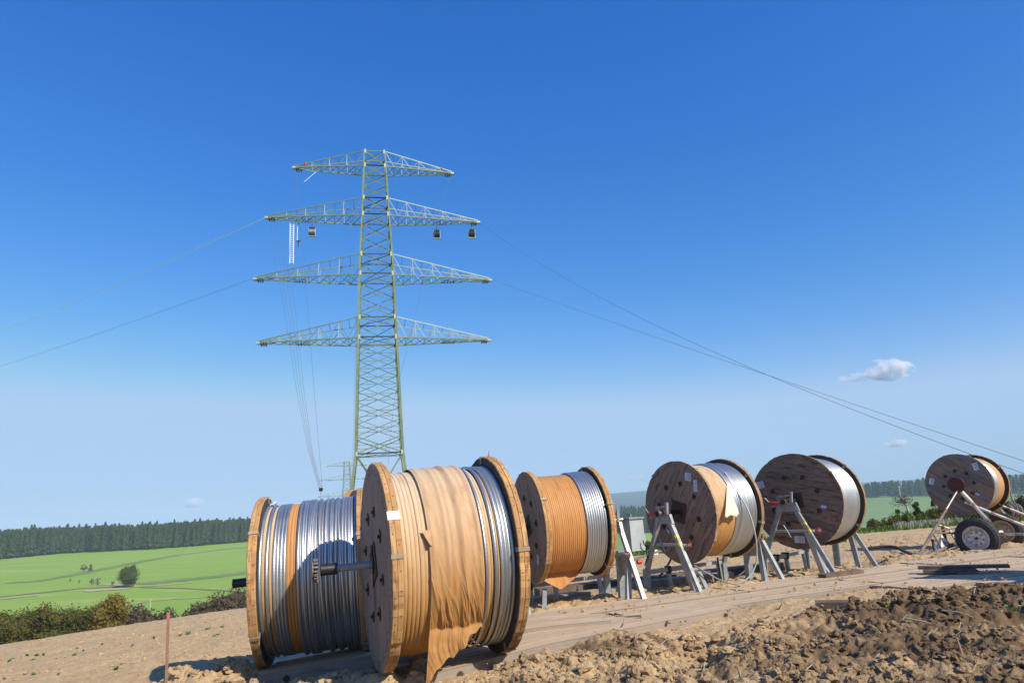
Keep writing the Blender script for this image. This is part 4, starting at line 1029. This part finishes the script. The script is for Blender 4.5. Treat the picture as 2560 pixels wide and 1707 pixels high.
wire([pt(-17, 0, 46.5), at(205, 743, 150), at(-150, 885, 190)], .05, 'upper pale power line from the second crossarm off to the left', .5, 'white_rope')
wire([pt(-18.5, 0, 36.3), at(-150, 962, 190)], .026, 'lower pale power line from the third crossarm off to the left', .6, 'wire')
wire([pt(-12.7, 0, 54.9), at(806, 1225, 92)], .022, 'pulling rope dropping from the left tip of the top crossarm', 0, 'wire_dark', 'pulling_rope', 'rope')
for k in range(4):
    q = at(798 + k * 2, 1222, 86)
    wire([pt(-16.6 + .55 * k, 0, 46.1), pt(-16.5 + .55 * k, 0, 44.0), at(712 + k * 9, 780, 96), at(742 + k * 6, 980, 91), at(772 + k * 3, 1130, 88), q], .02, ['outermost', 'second outermost', 'third outermost', 'innermost'][k] + ' of four ropes falling from the left tip of the second crossarm', 0, 'wire_dark', 'pulling_rope', 'rope', group='four ropes under the second crossarm')
wire([pt(12.7, 0, 54.7), at(1100, 520, 101), at(1070, 660, 98), at(1040, 780, 96), at(985, 1000, 92), at(970, 1160, 90)], .02, 'pulling rope dropping from the right tip of the top crossarm', 0, 'wire_dark', 'pulling_rope', 'rope')
wire([pt(-12.5, 0, 55.2), at(790, 430, 100), at(760, 455, 98)], .03, 'short loose white rope end under the top left crossarm', 0, 'white_rope', 'rope_end', 'rope')
# things hanging from the second crossarm
lad = empty('hanging_ladder', pt(-13.2, 0, 45.8), R_(12), 'pale aluminium ladder hanging below the left second crossarm', 'ladder')
b = MB(); b.bar((-.28, 0, 0), (-.28, 0, -7.2), .11, .1, 'white_rope'); b.build('stile', lad); b = MB(); b.bar((.28, 0, 0), (.28, 0, -7.2), .11, .1, 'white_rope'); b.build('stile', lad)
b = MB()
for i in range(22): b.bar((-.28, 0, -.4 - i * .31), (.28, 0, -.4 - i * .31), .06, .06, 'white_rope')
b.build('rungs', lad)
ins = empty('insulator_string', pt(-12.2, 0, 45.7), R_(12), 'long insulator string hanging right of the ladder', 'insulator')
b = MB(); b.bar((-.17, 0, -.3), (-.17, 0, -3.2), .1, .1, 'concrete_white'); b.build('rod', ins); b = MB(); b.bar((.17, 0, -.3), (.17, 0, -3.2), .1, .1, 'wire_dark'); b.build('rod', ins); b = MB(); b.tube([(0, 0, 0), (0, 0, -.4)], .05, 'dark_steel', 6); b.tube([(0, 0, -3.2), (0, 0, -4.2)], [.1, .05], 'dark_steel', 6); b.box((-.3, -.1, -3.35), (.3, .1, -3.2), 'dark_steel'); b.build('clamp', ins)
def block(lx, rel, label, kind):
    e = empty('pulling_block', pt(lx, 0, rel), R_(12), label, 'pulley block')
    b = MB(); b.tube([(0, 0, 0), (0, 0, -.8)], .06, 'dark_steel', 6); b.build('hook', e)
    b = MB()
    for s in (-1, 1): b.box((s * .72 - .05, -.35, -2.5), (s * .72 + .05, .35, -.85), 'galvanised_dull')
    b.box((-.77, -.3, -.85), (.77, .3, -.72), 'dark_steel'); b.box((-.77, -.3, -2.58), (.77, .3, -2.48), 'galvanised'); b.build('yoke', e)
    b = MB(); n = 5
    for k in range(n):
        x = -.56 + k * .28
        b.lathe([(x - .09, .1), (x - .09, .74), (x - .03, .60), (x + .03, .60), (x + .09, .74), (x + .09, .1)], 20, 'dark_steel' if kind else 'wire', cz=-1.68)
    b.build('sheaves', e)
    e.scale = (.74, .74, .85)
block(-10.1, 45.4, 'pulley block below the left second crossarm, nearest the pylon body', 0)
block(10.0, 45.4, 'pulley block below the right second crossarm, the inner one', 1)
block(15.9, 45.6, 'pulley block below the right second crossarm, at its tip', 1)
for s, lb in ((-1, 'left'), (1, 'right')):
    b = MB(); b.tube([(0, 0, 0), (0, 0, .45)], [.16, .2], 'red_paint', 10); o = b.build('marker_flag'); o.location = pt(s * 11.2, -.5, 55.5); tag(o, 'small red marker on the %s half of the top crossarm' % lb, 'marker')
sb_ = empty('pulley_pole', at(802, 1290, 86), 0, 'small block on a thin pole where the four ropes come down', 'pole')
b = MB(); b.tube([(0, 0, -2), (0, 0, 3.1)], .05, 'galvanised_dull', 6); b.build('pole', sb_); b = MB(); b.box((-.2, -.2, 3.0), (.2, .2, 3.4), 'dark_steel'); b.build('block', sb_)

# ------------------------------------------------------------------ vegetation
def leafcloud(n, ell, size, seed, shell=.55, up=.0):
    """n leaf quads in several ellipsoids [(cx,cy,cz,rx,ry,rz)]"""
    r = np.random.default_rng(seed); w = np.array([e_[3] * e_[4] * e_[5] for e_ in ell]) ** .8; w = w / w.sum()
    k = r.choice(len(ell), n, p=w); E = np.array(ell)[k]
    d = r.normal(size=(n, 3)); d /= np.linalg.norm(d, axis=1)[:, None]
    rad = shell + (1 - shell) * r.random(n); rad = rad * (1 + .13 * r.normal(size=n)); C = E[:, :3] + d * E[:, 3:] * rad[:, None]
    a = r.normal(size=(n, 3)); a /= np.linalg.norm(a, axis=1)[:, None]; b = np.cross(a, d + .6 * r.normal(size=(n, 3))); b /= np.linalg.norm(b, axis=1)[:, None] + 1e-6
    s = (size * r.uniform(.6, 1.4, n))[:, None]
    a = a * s; b = b * s * .7
    V = np.stack([C - a, C + b, C + a, C - b], 1).reshape(-1, 3); Q = np.arange(4 * n).reshape(n, 4)
    return V, Q
def tree(name, loc, h, w, leaf, label, cat='tree', group=None, seed=0, n=1400, trunk=.15, size=.16, nell=9, bark='bark', low=.2, round_=False, cores=True):
    r = random.Random(seed); e = empty(name, loc, r.uniform(0, 6), label, cat, group)
    ell = []
    if round_: ell = [(0, 0, h * .55, w * .46, w * .46, h * .43)]
    for i in range(nell):
        a = r.uniform(0, 6.28); q = r.uniform(.1, .34) * w; z = h * (low + (1 - low) * r.uniform(.15, .85)); k = 1 - .45 * abs((z / h - .5) * 2) ** 2
        rr = w * r.uniform(.16, .27) * k; ell.append((math.cos(a) * q * k, math.sin(a) * q * k, z, rr, rr, rr * r.uniform(.8, 1.3)))
    V, Q = leafcloud(n, ell, size, seed + 100)
    core = [(np.array(IV1) * np.array(q[3:]) * (.62 if not round_ else .8) * (1 + .1 * np.sin(IV1 @ np.array([5, 7, 9.]) + q[0]))[:, None] + np.array(q[:3])) for q in ell]
    V = V[:]; keep = V.reshape(-1, 4, 3)[:, :, 2].min(1) > h * low * .3 - .1
    V = V.reshape(-1, 4, 3)[keep].reshape(-1, 3); Q = np.arange(len(V)).reshape(-1, 4)
    nc = len(V); Q3 = []
    for q, cc in enumerate(core): Q3.append(IF1 + nc + q * len(IV1))
    Q3 = np.concatenate(Q3); Q4 = np.concatenate([Q, np.concatenate([Q3, Q3[:, 2:3]], 1)[:0]]) if False else Q
    me_ = npmesh('crown', V, Q4, [leaf], parent=e)
    if cores:
        import bmesh
        bm = bmesh.new(); bm.from_mesh(me_.data)
        for cc in core:
            vv = [bm.verts.new(p) for p in cc]
            for f in IF1: bm.faces.new([vv[i] for i in f])
        bm.to_mesh(me_.data); bm.free()
    b = MB(); b.tube([(0, 0, -.3), (.02 * w, 0, h * .4), (0, .03 * w, h * .8)], [trunk, trunk * .7, trunk * .25], bark, 8)
    for i in range(6):
        a = r.uniform(0, 6.28); z = h * r.uniform(.2, .6); b.tube([(0, 0, z), (math.cos(a) * w * .18, math.sin(a) * w * .18, z + h * .12), (math.cos(a) * w * .33, math.sin(a) * w * .33, z + h * .26)], [trunk * .5, trunk * .3, trunk * .1], bark, 6)
    b.build('trunk', e)
    return e
# hedge trees behind the left field, right of it the golden one
def hill(px, Y):
    x = (px - 1280) / 1707 * .974 * Y; return (x, Y, g1(x, Y))
def topz(px, py, Y): return at(px, py, Y)[2]
HG = 'autumn trees lined up behind the tilled field'
hed = [(-95, 1545, 56), (-45, 1535, 58), (5, 1528, 57), (48, 1520, 60), (85, 1500, 61), (125, 1503, 60), (160, 1516, 62), (200, 1513, 61), (262, 1483, 60)]
for i, (px, py, Y) in enumerate(hed):
    p = hill(px, Y); h = topz(px, py, Y) - p[2]; big = i == 8
    lbl = ['outside', 'outside', 'leftmost of the autumn trees, cut by the left border', 'olive autumn tree, second from the left border', 'taller olive autumn tree with a domed top near the left border', 'olive autumn tree just right of the domed one', 'lower brown-topped autumn tree in mid row', 'brown-topped autumn tree left beside the tallest golden one', 'tallest golden autumn tree at the right end of the row'][i]
    if i < 2: lbl = ['far-left olive tree beyond the picture edge', 'olive tree beyond the left border beside the row'][i]
    tree('autumn_tree', p, h, h * (.85 if big else .95), 'leaf_gold' if big else 'leaf_hedge', lbl, group=HG, seed=40 + i, n=9000 if big else 7000, size=.085, nell=18, low=.05)
for i, (px, py, Y) in enumerate([(20, 1535, 66), (105, 1525, 67), (180, 1530, 67), (228, 1520, 68)]):
    p = hill(px, Y); h = topz(px, py, Y) - p[2]
    tree('autumn_tree', p, h, h * .95, 'leaf_hedge', ['dark gap-filling tree between the first two olive trees', 'dark tree seen behind the domed olive tree', 'dark tree seen behind the brown-topped ones', 'dark tree in the gap left of the golden tree'][i], group=HG, seed=60 + i, n=3600, size=.09, nell=12, low=.05)
# brown scrub row
for i, (px, py, Y, wd) in enumerate([(296, 1538, 84, 4.5), (335, 1530, 88, 4.6), (372, 1534, 90, 4), (408, 1526, 90, 5), (445, 1528, 92, 4.5), (478, 1524, 95, 4), (505, 1508, 96, 5.5), (545, 1492, 98, 6), (585, 1482, 98, 7), (628, 1478, 100, 7), (670, 1474, 100, 6)]):
    p = hill(px, Y); h = (topz(px, py, Y) - p[2]) * 1.1
    tree('bare_shrub', p, h, max(wd * 1.5, h * .85), 'leaf_brown', ['dark scrub beside the golden tree', 'brown shrub, second from the golden tree', 'thin brown shrub left of the white post', 'brown shrub just right of the white post', 'brown shrub in the middle of the scrub row', 'low brown shrub before the taller clump', 'left shoulder of the taller brown clump', 'left tall brown shrub of the clump', 'tallest brown shrub, left of the axle sleeve', 'brown shrub partly behind the leftmost reel', 'brown shrub hidden behind the leftmost reel'][i], 'shrub', 'brown shrubs at the foot of the field', seed=80 + i, n=5200, size=.17, nell=14, low=.05, trunk=.1)
def gtree(px, py, hpx, wpx, leaf, label, name='field_tree', n=700, seed=0, round_=False, cat='tree', size=None, **kw):
    p = onground(px, py, 100); Y = p[1]; k = Y / 1707 / .974
    return tree(name, tuple(p), hpx * k, wpx * k, leaf, label, cat, seed=seed, n=n, size=size or hpx * k * .022, round_=round_, trunk=hpx * k * .03, **kw)
gtree(319, 1468, 49, 52, 'leaf_dark', 'dense round dark green tree standing alone on the green field', seed=200, n=6500, round_=True, low=.02)
gtree(210, 1430, 20, 18, 'leaf_brown', 'left half of the grey twiggy bush pair in the upper field', 'field_bush', 500, 201, cat='bush', low=.02)
gtree(224, 1429, 19, 16, 'leaf_brown', 'right half of the grey twiggy bush pair in the upper field', 'field_bush', 500, 202, cat='bush', low=.02)
gtree(228, 1462, 18, 16, 'leaf_bare', 'bare bush left of the round tree, the left of a close pair', 'field_bush', 260, 203, cat='bush', low=.02)
gtree(243, 1462, 18, 15, 'leaf_bare', 'bare bush left of the round tree, the right of a close pair', 'field_bush', 260, 204, cat='bush', low=.02)
gtree(281, 1464, 13, 12, 'leaf_bare', 'small bare bush touching the round tree on its left', 'field_bush', 160, 205, cat='bush', low=.02)
gtree(197, 1458, 9, 8, 'leaf_bare', 'tiny bare bush in the field, second from the left', 'field_bush', 90, 206, cat='bush', low=.02)
gtree(174, 1454, 8, 9, 'leaf_bare', 'tiniest bare bush in the field, farthest left', 'field_bush', 70, 207, cat='bush', low=.02)
# distant post with cross piece
p = onground(374, 1532, 100); b = MB(); k = p[1] / 1662; b.tube([(0, 0, -.5), (0, 0, 31 * k)], .10 * p[1] / 150, 'pylon_pale', 6); b.build_ = None
b.bar((-.35, 0, 30 * k), (.35, 0, 30 * k), .12, .12, 'pylon_pale'); o = b.build('utility_post'); o.location = p; tag(o, 'thin pale utility post in front of the green field', 'post')
# tracks over the fields: strips that follow the ground
def strip(name, pix, wd, mat):
    P = [onground(*q, 100) for q in pix]; V = []
    S = []
    for a, c in zip(P[:-1], P[1:]):
        for k in range(10): S.append(a + (c - a) * k / 10)
    S.append(P[-1])
    for i, p in enumerate(S):
        d = S[min(i + 1, len(S) - 1)] - S[max(i - 1, 0)]; d = d / (np.linalg.norm(d[:2]) + 1e-9); nx, ny = -d[1], d[0]
        w = wd * (.8 + .4 * math.sin(i * .7) ** 2)
        for s in (-1, 1):
            x, y = p[0] + nx * w * s / 2, p[1] + ny * w * s / 2; V.append((x, y, g1(x, y) + .12 + .03 * abs(s)))
    n = len(S); Q = [(2 * i, 2 * i + 2, 2 * i + 3, 2 * i + 1) for i in range(n - 1)]
    o = npmesh(name, V, Q, [mat]); tag(o, kind='structure')
strip('path', [(20, 1457), (90, 1453), (200, 1434), (330, 1408), (450, 1386), (560, 1373), (640, 1366)], 7, 'track_dark')
strip('path', [(-20, 1494), (100, 1482), (200, 1471), (300, 1466)], 4, 'track_dark')
strip('path', [(-40, 1502), (40, 1493), (95, 1488)], 5, 'track_tan')
strip('path', [(210, 1478), (260, 1474), (320, 1471)], 9, 'track_tan')
strip('path', [(250, 1461), (300, 1463), (345, 1466), (400, 1463), (480, 1456)], 4, 'track_tan')
strip('path', [(345, 1460), (430, 1452), (520, 1443), (640, 1428)], 13, 'track_dark')
strip('path', [(350, 1468), (450, 1470), (540, 1475), (640, 1480)], 2.5, 'track_dark')
strip('path', [(300, 1517), (370, 1503), (440, 1497), (600, 1487)], 1.2, 'track_tan')
# forests
def conifer_templates():
    T = []
    for s in range(5):
        r = np.random.default_rng(900 + s); V = []; h = 1.0; n = 170
        for i in range(n):
            z = .12 + .86 * (i / n) ** .85; rad = .19 * (1 - z) ** .75 * (.7 + .5 * r.random()) + .008; a = r.uniform(0, 6.283)
            c = np.array([math.cos(a), math.sin(a), 0]) * rad; tdir = np.array([-math.sin(a), math.cos(a), 0]); w = .035 + .035 * (1 - z); dn = np.array([math.cos(a), math.sin(a), -.75]) * w
            C = np.array([0, 0, z]) + c * .75; V += [C - dn * .9, C + tdir * w * .8, C + dn * 1.1, C - tdir * w * .8]
        for k in range(3): a = k * 2.1; V += [(.008 * math.cos(a), .008 * math.sin(a), 0), (.008 * math.cos(a + 2), .008 * math.sin(a + 2), 0), (0, 0, .9), (0, 0, .91)]
        T.append(np.array(V, float))
    return T
TPL = conifer_templates()
def forest(name, pos, hts, seed, wide=1.0):
    r = np.random.default_rng(seed); VV = []
    for (x, y), h in zip(pos, hts):
        t = TPL[r.integers(5)]; a = r.uniform(0, 6.28); c, s = math.cos(a), math.sin(a); sc = h; w = h * wide * r.uniform(.8, 1.2)
        X = (t[:, 0] * c - t[:, 1] * s) * w; Y = (t[:, 0] * s + t[:, 1] * c) * w
        VV.append(np.stack([X + x, Y + y, t[:, 2] * sc + g1(x, y) - .5], -1))
    V = np.concatenate(VV); return tag(npmesh(name, V, np.arange(len(V)).reshape(-1, 4), ['leaf_conifer']), kind='stuff')
def belt(n, tlo, thi, rf, depth, h, seed, name, wide=1.0):
    r = np.random.default_rng(seed); T = r.uniform(tlo, thi, n); dp = r.random(n) ** 1.3 * depth; rr = np.array([rf(t) for t in T]) + dp + 2 * r.normal(size=n)
    P = np.stack([rr * np.sin(np.radians(T)), rr * np.cos(np.radians(T))], -1); forest(name, P, h * (r.uniform(.86, 1.05, n) + .12 * (r.random(n) < .06)) * (1 + .06 * fbm(P[:, 0] * .02, P[:, 1] * .02, 2, 9)), seed, wide)
fbl = lambda t: float(np.interp(t, [-60, -42, -36, -33, -28, -21, -8], [600, 640, 650, 668, 655, 690, 700]))
belt(2300, -41, -13, fbl, 95, 20.5, 11, 'pine_forest', .85)
belt(260, 8, 15.5, lambda t: 838, 330, 22, 12, 'mixed_forest', 1.3)
belt(520, 15, 45, lambda t: float(np.interp(t, [10, 18, 27, 37, 60], [850, 920, 1165, 1065, 1000])), 230, 21, 13, 'right_forest', 1.5)
# right hedge belt, bushes, small trees
rb = random.Random(5)
HB = 'bushes along the right edge of the tilled field'
k = 0
sp = [(1560, 1398, 20, 60), (1583, 1390, 26, 60), (1625, 1384, 25, 60), (1655, 1380, 22, 60), (2155, 1333, 26, 58), (2185, 1328, 24, 55), (2215, 1320, 30, 70), (2245, 1318, 28, 60), (2275, 1316, 34, 60), (2305, 1312, 40, 70), (2335, 1308, 46, 70), (2365, 1306, 42, 60), (2395, 1302, 32, 70), (2425, 1300, 30, 70), (2455, 1298, 34, 70), (2490, 1292, 40, 70), (2540, 1290, 62, 66), (2575, 1285, 80, 66), (2620, 1280, 85, 66)]
hl = ['low bush beside the control box', 'round bush behind the steel frame on white blocks', 'dark bush right of the steel frame', 'low bush left of the striped reel', 'leafy bush right behind the silver reel', 'brownish bush, second right of the silver reel', 'low green bush left of the leaning birch', 'low green bush right of the leaning birch', 'green bush before the small yellow tree', 'tall green bush left of the trailer reel', 'dense green bush behind the trailer reel edge', 'bush behind the bottom of the trailer reel', 'low bush between trailer reel and field', 'bush above the trailer wheel', 'bush right above the trailer wheel', 'bush behind the tangled wire drum', 'tall brown bush at the right border', 'tallest brown bush at the right border', 'brown bush beyond the right border']
for (px, py, hp, wp), lb in zip(sp, hl):
    Y = 42 if px > 1700 else 44; Y = 43.5 if px < 1700 else float(np.interp(px, [2150, 2560], [43, 46]))
    x = (px - 1280) / 1707 * .974 * Y; g_ = g1(x, Y); h = max(.5, at(px, py - hp, Y)[2] - g_); kk = Y / 1707
    lf = 'leaf_brown' if px > 2530 else ('leaf_green' if rb.random() < .6 else 'leaf_hedge')
    tree('bush', (x, Y, g_), h, wp * kk * 1.15, lf, lb, 'bush', HB, seed=300 + k, n=1700, size=.055, nell=8, low=.02, trunk=.05); k += 1
for px, py, hp, wp, lf, lb in ((2253, 1316, 64, 26, 'leaf_hedge', 'small yellowing tree right of the leaning birch'), (2293, 1312, 66, 34, 'leaf_gold', 'small golden tree among the green bushes'), (2330, 1308, 84, 40, 'leaf_green', 'taller green sapling left of the trailer reel'), (2205, 1322, 50, 18, 'leaf_green', 'slim green sapling right of the silver reel')):
    Y = 45.; x = (px - 1280) / 1707 * .974 * Y; kk = Y / 1707; g_ = g1(x, Y); h = at(px, py - hp, Y)[2] - g_
    tree('sapling', (x, Y, g_), h, wp * kk, lf, lb, cores=False, seed=400 + px, n=1500, size=.05, nell=9, low=.15, trunk=.04)
# dry reed fringe and grass strip below the hedge
def fringe(name, mat, pxr, n, h, seed, yo=0.0):
    r = np.random.default_rng(seed); px = r.uniform(*pxr, n); Y = np.interp(px, [1540, 1700, 2130, 2560], [40.5, 40.5, 41.4, 43.5]) + r.normal(size=n) * .5 + yo
    x = (px - 1280) / 1707 * .974 * Y; z = gz(x, Y); hh = h * r.uniform(.5, 1.2, n); a = r.uniform(0, 3.14, n); w = (.05 * hh / .4 + .03) * (.4 if 'reed' in name else 1)
    dx, dy = np.cos(a) * w, np.sin(a) * w; lx = r.normal(size=n) * .15 * hh
    V = np.stack([np.stack([x - dx, Y - dy, z - .05], -1), np.stack([x + dx, Y + dy, z - .05], -1), np.stack([x + dx * .3 + lx, Y + dy * .3, z + hh], -1), np.stack([x - dx * .3 + lx, Y - dy * .3, z + hh], -1)], 1).reshape(-1, 3)
    tag(npmesh(name, V, np.arange(4 * n).reshape(n, 4), [mat]), kind='stuff')
fringe('grass', 'leaf_green', (1540, 2640), 5200, .28, 21)
fringe('grass', 'leaf_weed', (1540, 2640), 4200, .16, 24, -.9)
fringe('dry_reeds', 'leaf_straw', (2190, 2360), 800, .42, 22, -.3)
# leaning birch
e = empty('birch_tree', hill(2243, 45), 0, 'leaning white-stemmed birch with sparse reddish twigs right of the silver reel', 'tree')
b = MB(); b.tube([(0, 0, 0), (-.15, 0, .55), (-.32, 0, 1.3), (-.45, 0, 1.9)], [.08, .07, .06, .03], 'bark_birch', 8); b.build('trunk', e)
V, Q = leafcloud(420, [(-.5, 0, 1.75, .75, .6, .5)], .05, 77, shell=.1); npmesh('crown', V, Q, ['leaf_bare'], parent=e)
# far lamp
p = onground(2254, 1255, 200); b = MB(); k = p[1] / 1662; b.tube([(0, 0, -1), (0, 0, 36 * k)], .55, 'pylon_pale', 6); b.tube([(0, 0, 34 * k), (0, 0, 37 * k)], 1.3, 'pylon_pale', 6); o = b.build('mast'); o.location = p; tag(o, 'thin pale mast on the far green slope right of the silver reel', 'mast')
# steel frame on white blocks in the distance
e = empty('equipment_trestle', hill(1612, 36), R_(15), 'small grey steel trestle on white concrete blocks between two reels', 'trestle')
b = MB()
for (x, y) in ((-.45, 0), (.55, .3), (1.25, -.2)): b.box((x - .22, y - .2, 0), (x + .22, y + .2, .24), 'concrete_white')
b.build('concrete_block', e)
b = MB()
for p, q in (((-.45, 0, .24), (.0, 0, .75)), ((.0, 0, .75), (.0, 0, 1.35)), ((-.35, 0, .3), (-.3, 0, 1.35)), ((.25, 0, .8), (.25, 0, 1.3)), ((-.3, 0, .95), (.3, 0, .95)), ((.25, 0, .85), (1.25, -.2, .24)), ((.0, 0, .75), (.55, .3, .24)), ((-.3, 0, .9), (.1, 0, .6))): b.bar(p, q, .04, .04, 'galvanised_dull')
b.build('frame', e)
# weeds on the tilled soil
def weed(seed):
    r = np.random.default_rng(seed); V = []
    for i in range(26):
        a = r.uniform(0, 6.28); l = r.uniform(.05, .14); w = .012; d = np.array([math.cos(a), math.sin(a), r.uniform(.3, 1.6)]); d /= np.linalg.norm(d); n_ = np.array([-math.sin(a), math.cos(a), 0]); c = r.normal(size=3) * .03; c[2] = 0
        V += [c - n_ * w, c + n_ * w, c + d * l + n_ * w * 1.4, c + d * l * 1.2 - n_ * w]
    return np.array(V)
wm = None; wl = []
r = random.Random(12)
pts = [(384, 1596), (92, 1640), (141, 1650), (108, 1638), (68, 1640), (83, 1652), (208, 1628), (192, 1623), (145, 1688), (146, 1678), (60, 1690), (85, 1690), (330, 1615), (450, 1590), (518, 1575), (545, 1588), (10, 1700), (22, 1655), (184, 1640), (255, 1612), (420, 1592), (290, 1674), (535, 1592), (555, 1570), (470, 1585), (30, 1650), (2228, 1395), (2250, 1392), (1945, 1420), (1958, 1424), (2070, 1404), (2130, 1404), (2395, 1540), (2530, 1545), (2545, 1552), (2230, 1545)]
for i, (px, py) in enumerate(pts):
    if i % 4 == 0 or wm is None:
        V = weed(i); wm = npmesh('weed', V, np.arange(len(V)).reshape(-1, 4), ['leaf_weed']); o = wm
    else: o = wm.copy(); COL.objects.link(o)
    p = onground(px, py); o.location = (p[0], p[1], p[2] + (.12 if px > 2200 and py > 1500 else .015)); sc = r.uniform(.5, 1.0) * (.62 if px < 600 else .8); o.scale = (sc, sc, sc * .9); o.rotation_euler = (0, 0, r.uniform(0, 6))
    if px < 700: tag(o, 'small green weed tuft growing on the pale tilled soil at left', 'weed', 'weeds on the left field')
    elif py > 1500: tag(o, 'small green weed sprouting from the dug brown earth', 'weed', 'weeds in the dug earth')
    else: tag(o, 'small green weed beside the stands and trailer drawbar', 'weed', 'weeds by the stands')
# stake, sticks
p = at(424, 1707, 7.6); b = MB(); hh = 1.0
b.bar((0, 0, -.1), (-.018, 0, .86), .022, .02, 'stake'); b.bar((-.018, 0, .86), (-.021, 0, .94), .024, .022, 'stake_top'); o = b.build('wooden_stake'); 
p = np.array(at(421, 1530, 7.6)); o.location = (p[0] + .02, p[1], p[2] - .94); tag(o, 'thin wooden stake with a red painted tip in the left foreground', 'stake')
p = at(2408, 1668, 7.0); b = MB(); b.tube([(0, 0, 0), (.01, 0, .15), (-.005, 0, .28)], [.012, .014, .008], 'stick', 6); o = b.build('twig'); o.location = (p[0], p[1], p[2] - .02); tag(o, 'upright twig stuck in the dug earth at lower right', 'twig')
for i, (px, py, dx, dz, lb) in enumerate([(2270, 1580, .38, -.15, 'pale dry stalk lying across the dark hollow'), (1952, 1550, .03, .12, 'short straw standing at the edge of the dug earth'), (1555, 1600, .05, .1, 'short straw above the brown hollow'), (2360, 1560, .25, -.06, 'thin straw by the right-hand clods')]):
    p = onground(px, py); b = MB(); b.tube([(0, 0, 0), (dx * .5, -.1, dz * .4 + .02), (dx, -.2 if i in (0, 3) else 0, dz)], .009, 'leaf_straw', 5); o = b.build('straw'); o.location = (p[0], p[1], p[2] + .16); tag(o, lb, 'straw')

# ------------------------------------------------------------------ unseen reel and stand added beyond the right border to cast the mats' shadow
r8 = reel('unseen bare reel on a tall stand, added beyond the right border to shade mats', (9.75, 10.5, g1(9.75, 10.5) + 1.75 - 2), 42, 0, 1.05, 1.4, 'wood_face_brown', 40, 10, [('cable', .11, 1.29, .93, A, ())], t=.1, seed=29)
stand((9.75, 10.5, g1(9.75, 10.5) + 1.75 - 2), 42, 1.05, 1.4, 'unseen steel stand added beyond the right border to hold up the shadow-casting reel')
# ------------------------------------------------------------------ clouds (beyond the haze)
def cloud(px, py, Y, blobs, dens, label, seed):
    c = Vector(at(px, py, Y)); k = Y / 1662; e = None; import bmesh
    V, Fq = ico(3); VV = []; QQ = []; n0 = 0
    for (bx, bz, rx, rz) in blobs:
        ph = rng.uniform(0, 6, 3); d = 1 + .12 * np.sin(V @ np.array([3, 2, 4.]) + ph[0]) + .08 * np.sin(V @ np.array([7, -6, 5.]) + ph[1])
        VV.append(V * d[:, None] * np.array([rx, rx * .8, rz]) * k + np.array([bx * k, rng.uniform(-5, 5) * k, bz * k])); QQ.append(Fq + n0); n0 += len(V)
    o = npmesh('cloud', np.concatenate(VV), np.concatenate(QQ), [], smooth=True)
    rm = o.modifiers.new('fuse', 'REMESH'); rm.mode = 'VOXEL'; rm.voxel_size = 3.5 * k
    name = 'cloud_%d' % seed; m_ = bpy.data.materials.new(name); m_.use_nodes = True; nt = m_.node_tree; nt.nodes.clear()
    out = nt.nodes.new('ShaderNodeOutputMaterial'); pv = nt.nodes.new('ShaderNodeVolumePrincipled'); tc = nt.nodes.new('ShaderNodeTexCoord'); nz = nt.nodes.new('ShaderNodeTexNoise')
    nz.inputs['Scale'].default_value = 1 / (26 * k); nz.inputs['Detail'].default_value = 5; nt.links.new(tc.outputs['Object'], nz.inputs[0])
    mm = nt.nodes.new('ShaderNodeMath'); mm.operation = 'MULTIPLY_ADD'; mm.use_clamp = True; mm.inputs[1].default_value = 6; mm.inputs[2].default_value = -2.7; nt.links.new(nz.outputs[0], mm.inputs[0])
    m2 = nt.nodes.new('ShaderNodeMath'); m2.operation = 'MULTIPLY'; m2.inputs[1].default_value = dens / k; nt.links.new(mm.outputs[0], m2.inputs[0]); nt.links.new(m2.outputs[0], pv.inputs['Density'])
    pv.inputs['Color'].default_value = (.97, .97, 1, 1); pv.inputs['Anisotropy'].default_value = 0.0; nt.links.new(pv.outputs[0], out.inputs['Volume'])
    o.data.materials.append(m_); o.location = c; tag(o, label, 'cloud', 'small clouds low in the sky')
cloud(2215, 926, 11000, [(0, 0, 46, 26), (40, 2, 32, 20), (-30, -4, 26, 15), (-8, 16, 26, 15), (20, -9, 42, 14)], .075, 'largest white puff of cloud above the silver reel', 1)
cloud(2135, 944, 11200, [(0, 0, 34, 11), (-22, 2, 16, 8)], .05, 'thin wisp trailing left of the largest cloud', 2)
cloud(2238, 1108, 12000, [(0, 0, 26, 9), (14, -1, 16, 7)], .12, 'faint small cloud right above the birch', 3)
cloud(482, 1256, 12000, [(0, 0, 24, 13), (16, -5, 18, 8), (-10, 4, 12, 9)], .14, 'faint small cloud above the pine forest', 4)
cloud(1590, 1192, 12500, [(0, 0, 24, 7)], .05, 'very faint cloud above the distant blue hill', 5)

# ------------------------------------------------------------------ haze
b = MB(); b.box((-9500, -9300, -140), (9500, 9500, 130), 'label_white'); o = b.build('haze'); o.data.materials.clear()
hm = bpy.data.materials.new('haze'); hm.use_nodes = True; nt = hm.node_tree; nt.nodes.clear(); out = nt.nodes.new('ShaderNodeOutputMaterial'); pv = nt.nodes.new('ShaderNodeVolumePrincipled')
pv.inputs['Density'].default_value = .00019; pv.inputs['Color'].default_value = (.64, .83, 1.0, 1); pv.inputs['Anisotropy'].default_value = -.12
nt.links.new(pv.outputs[0], out.inputs['Volume']); o.data.materials.append(hm); tag(o, kind='stuff')
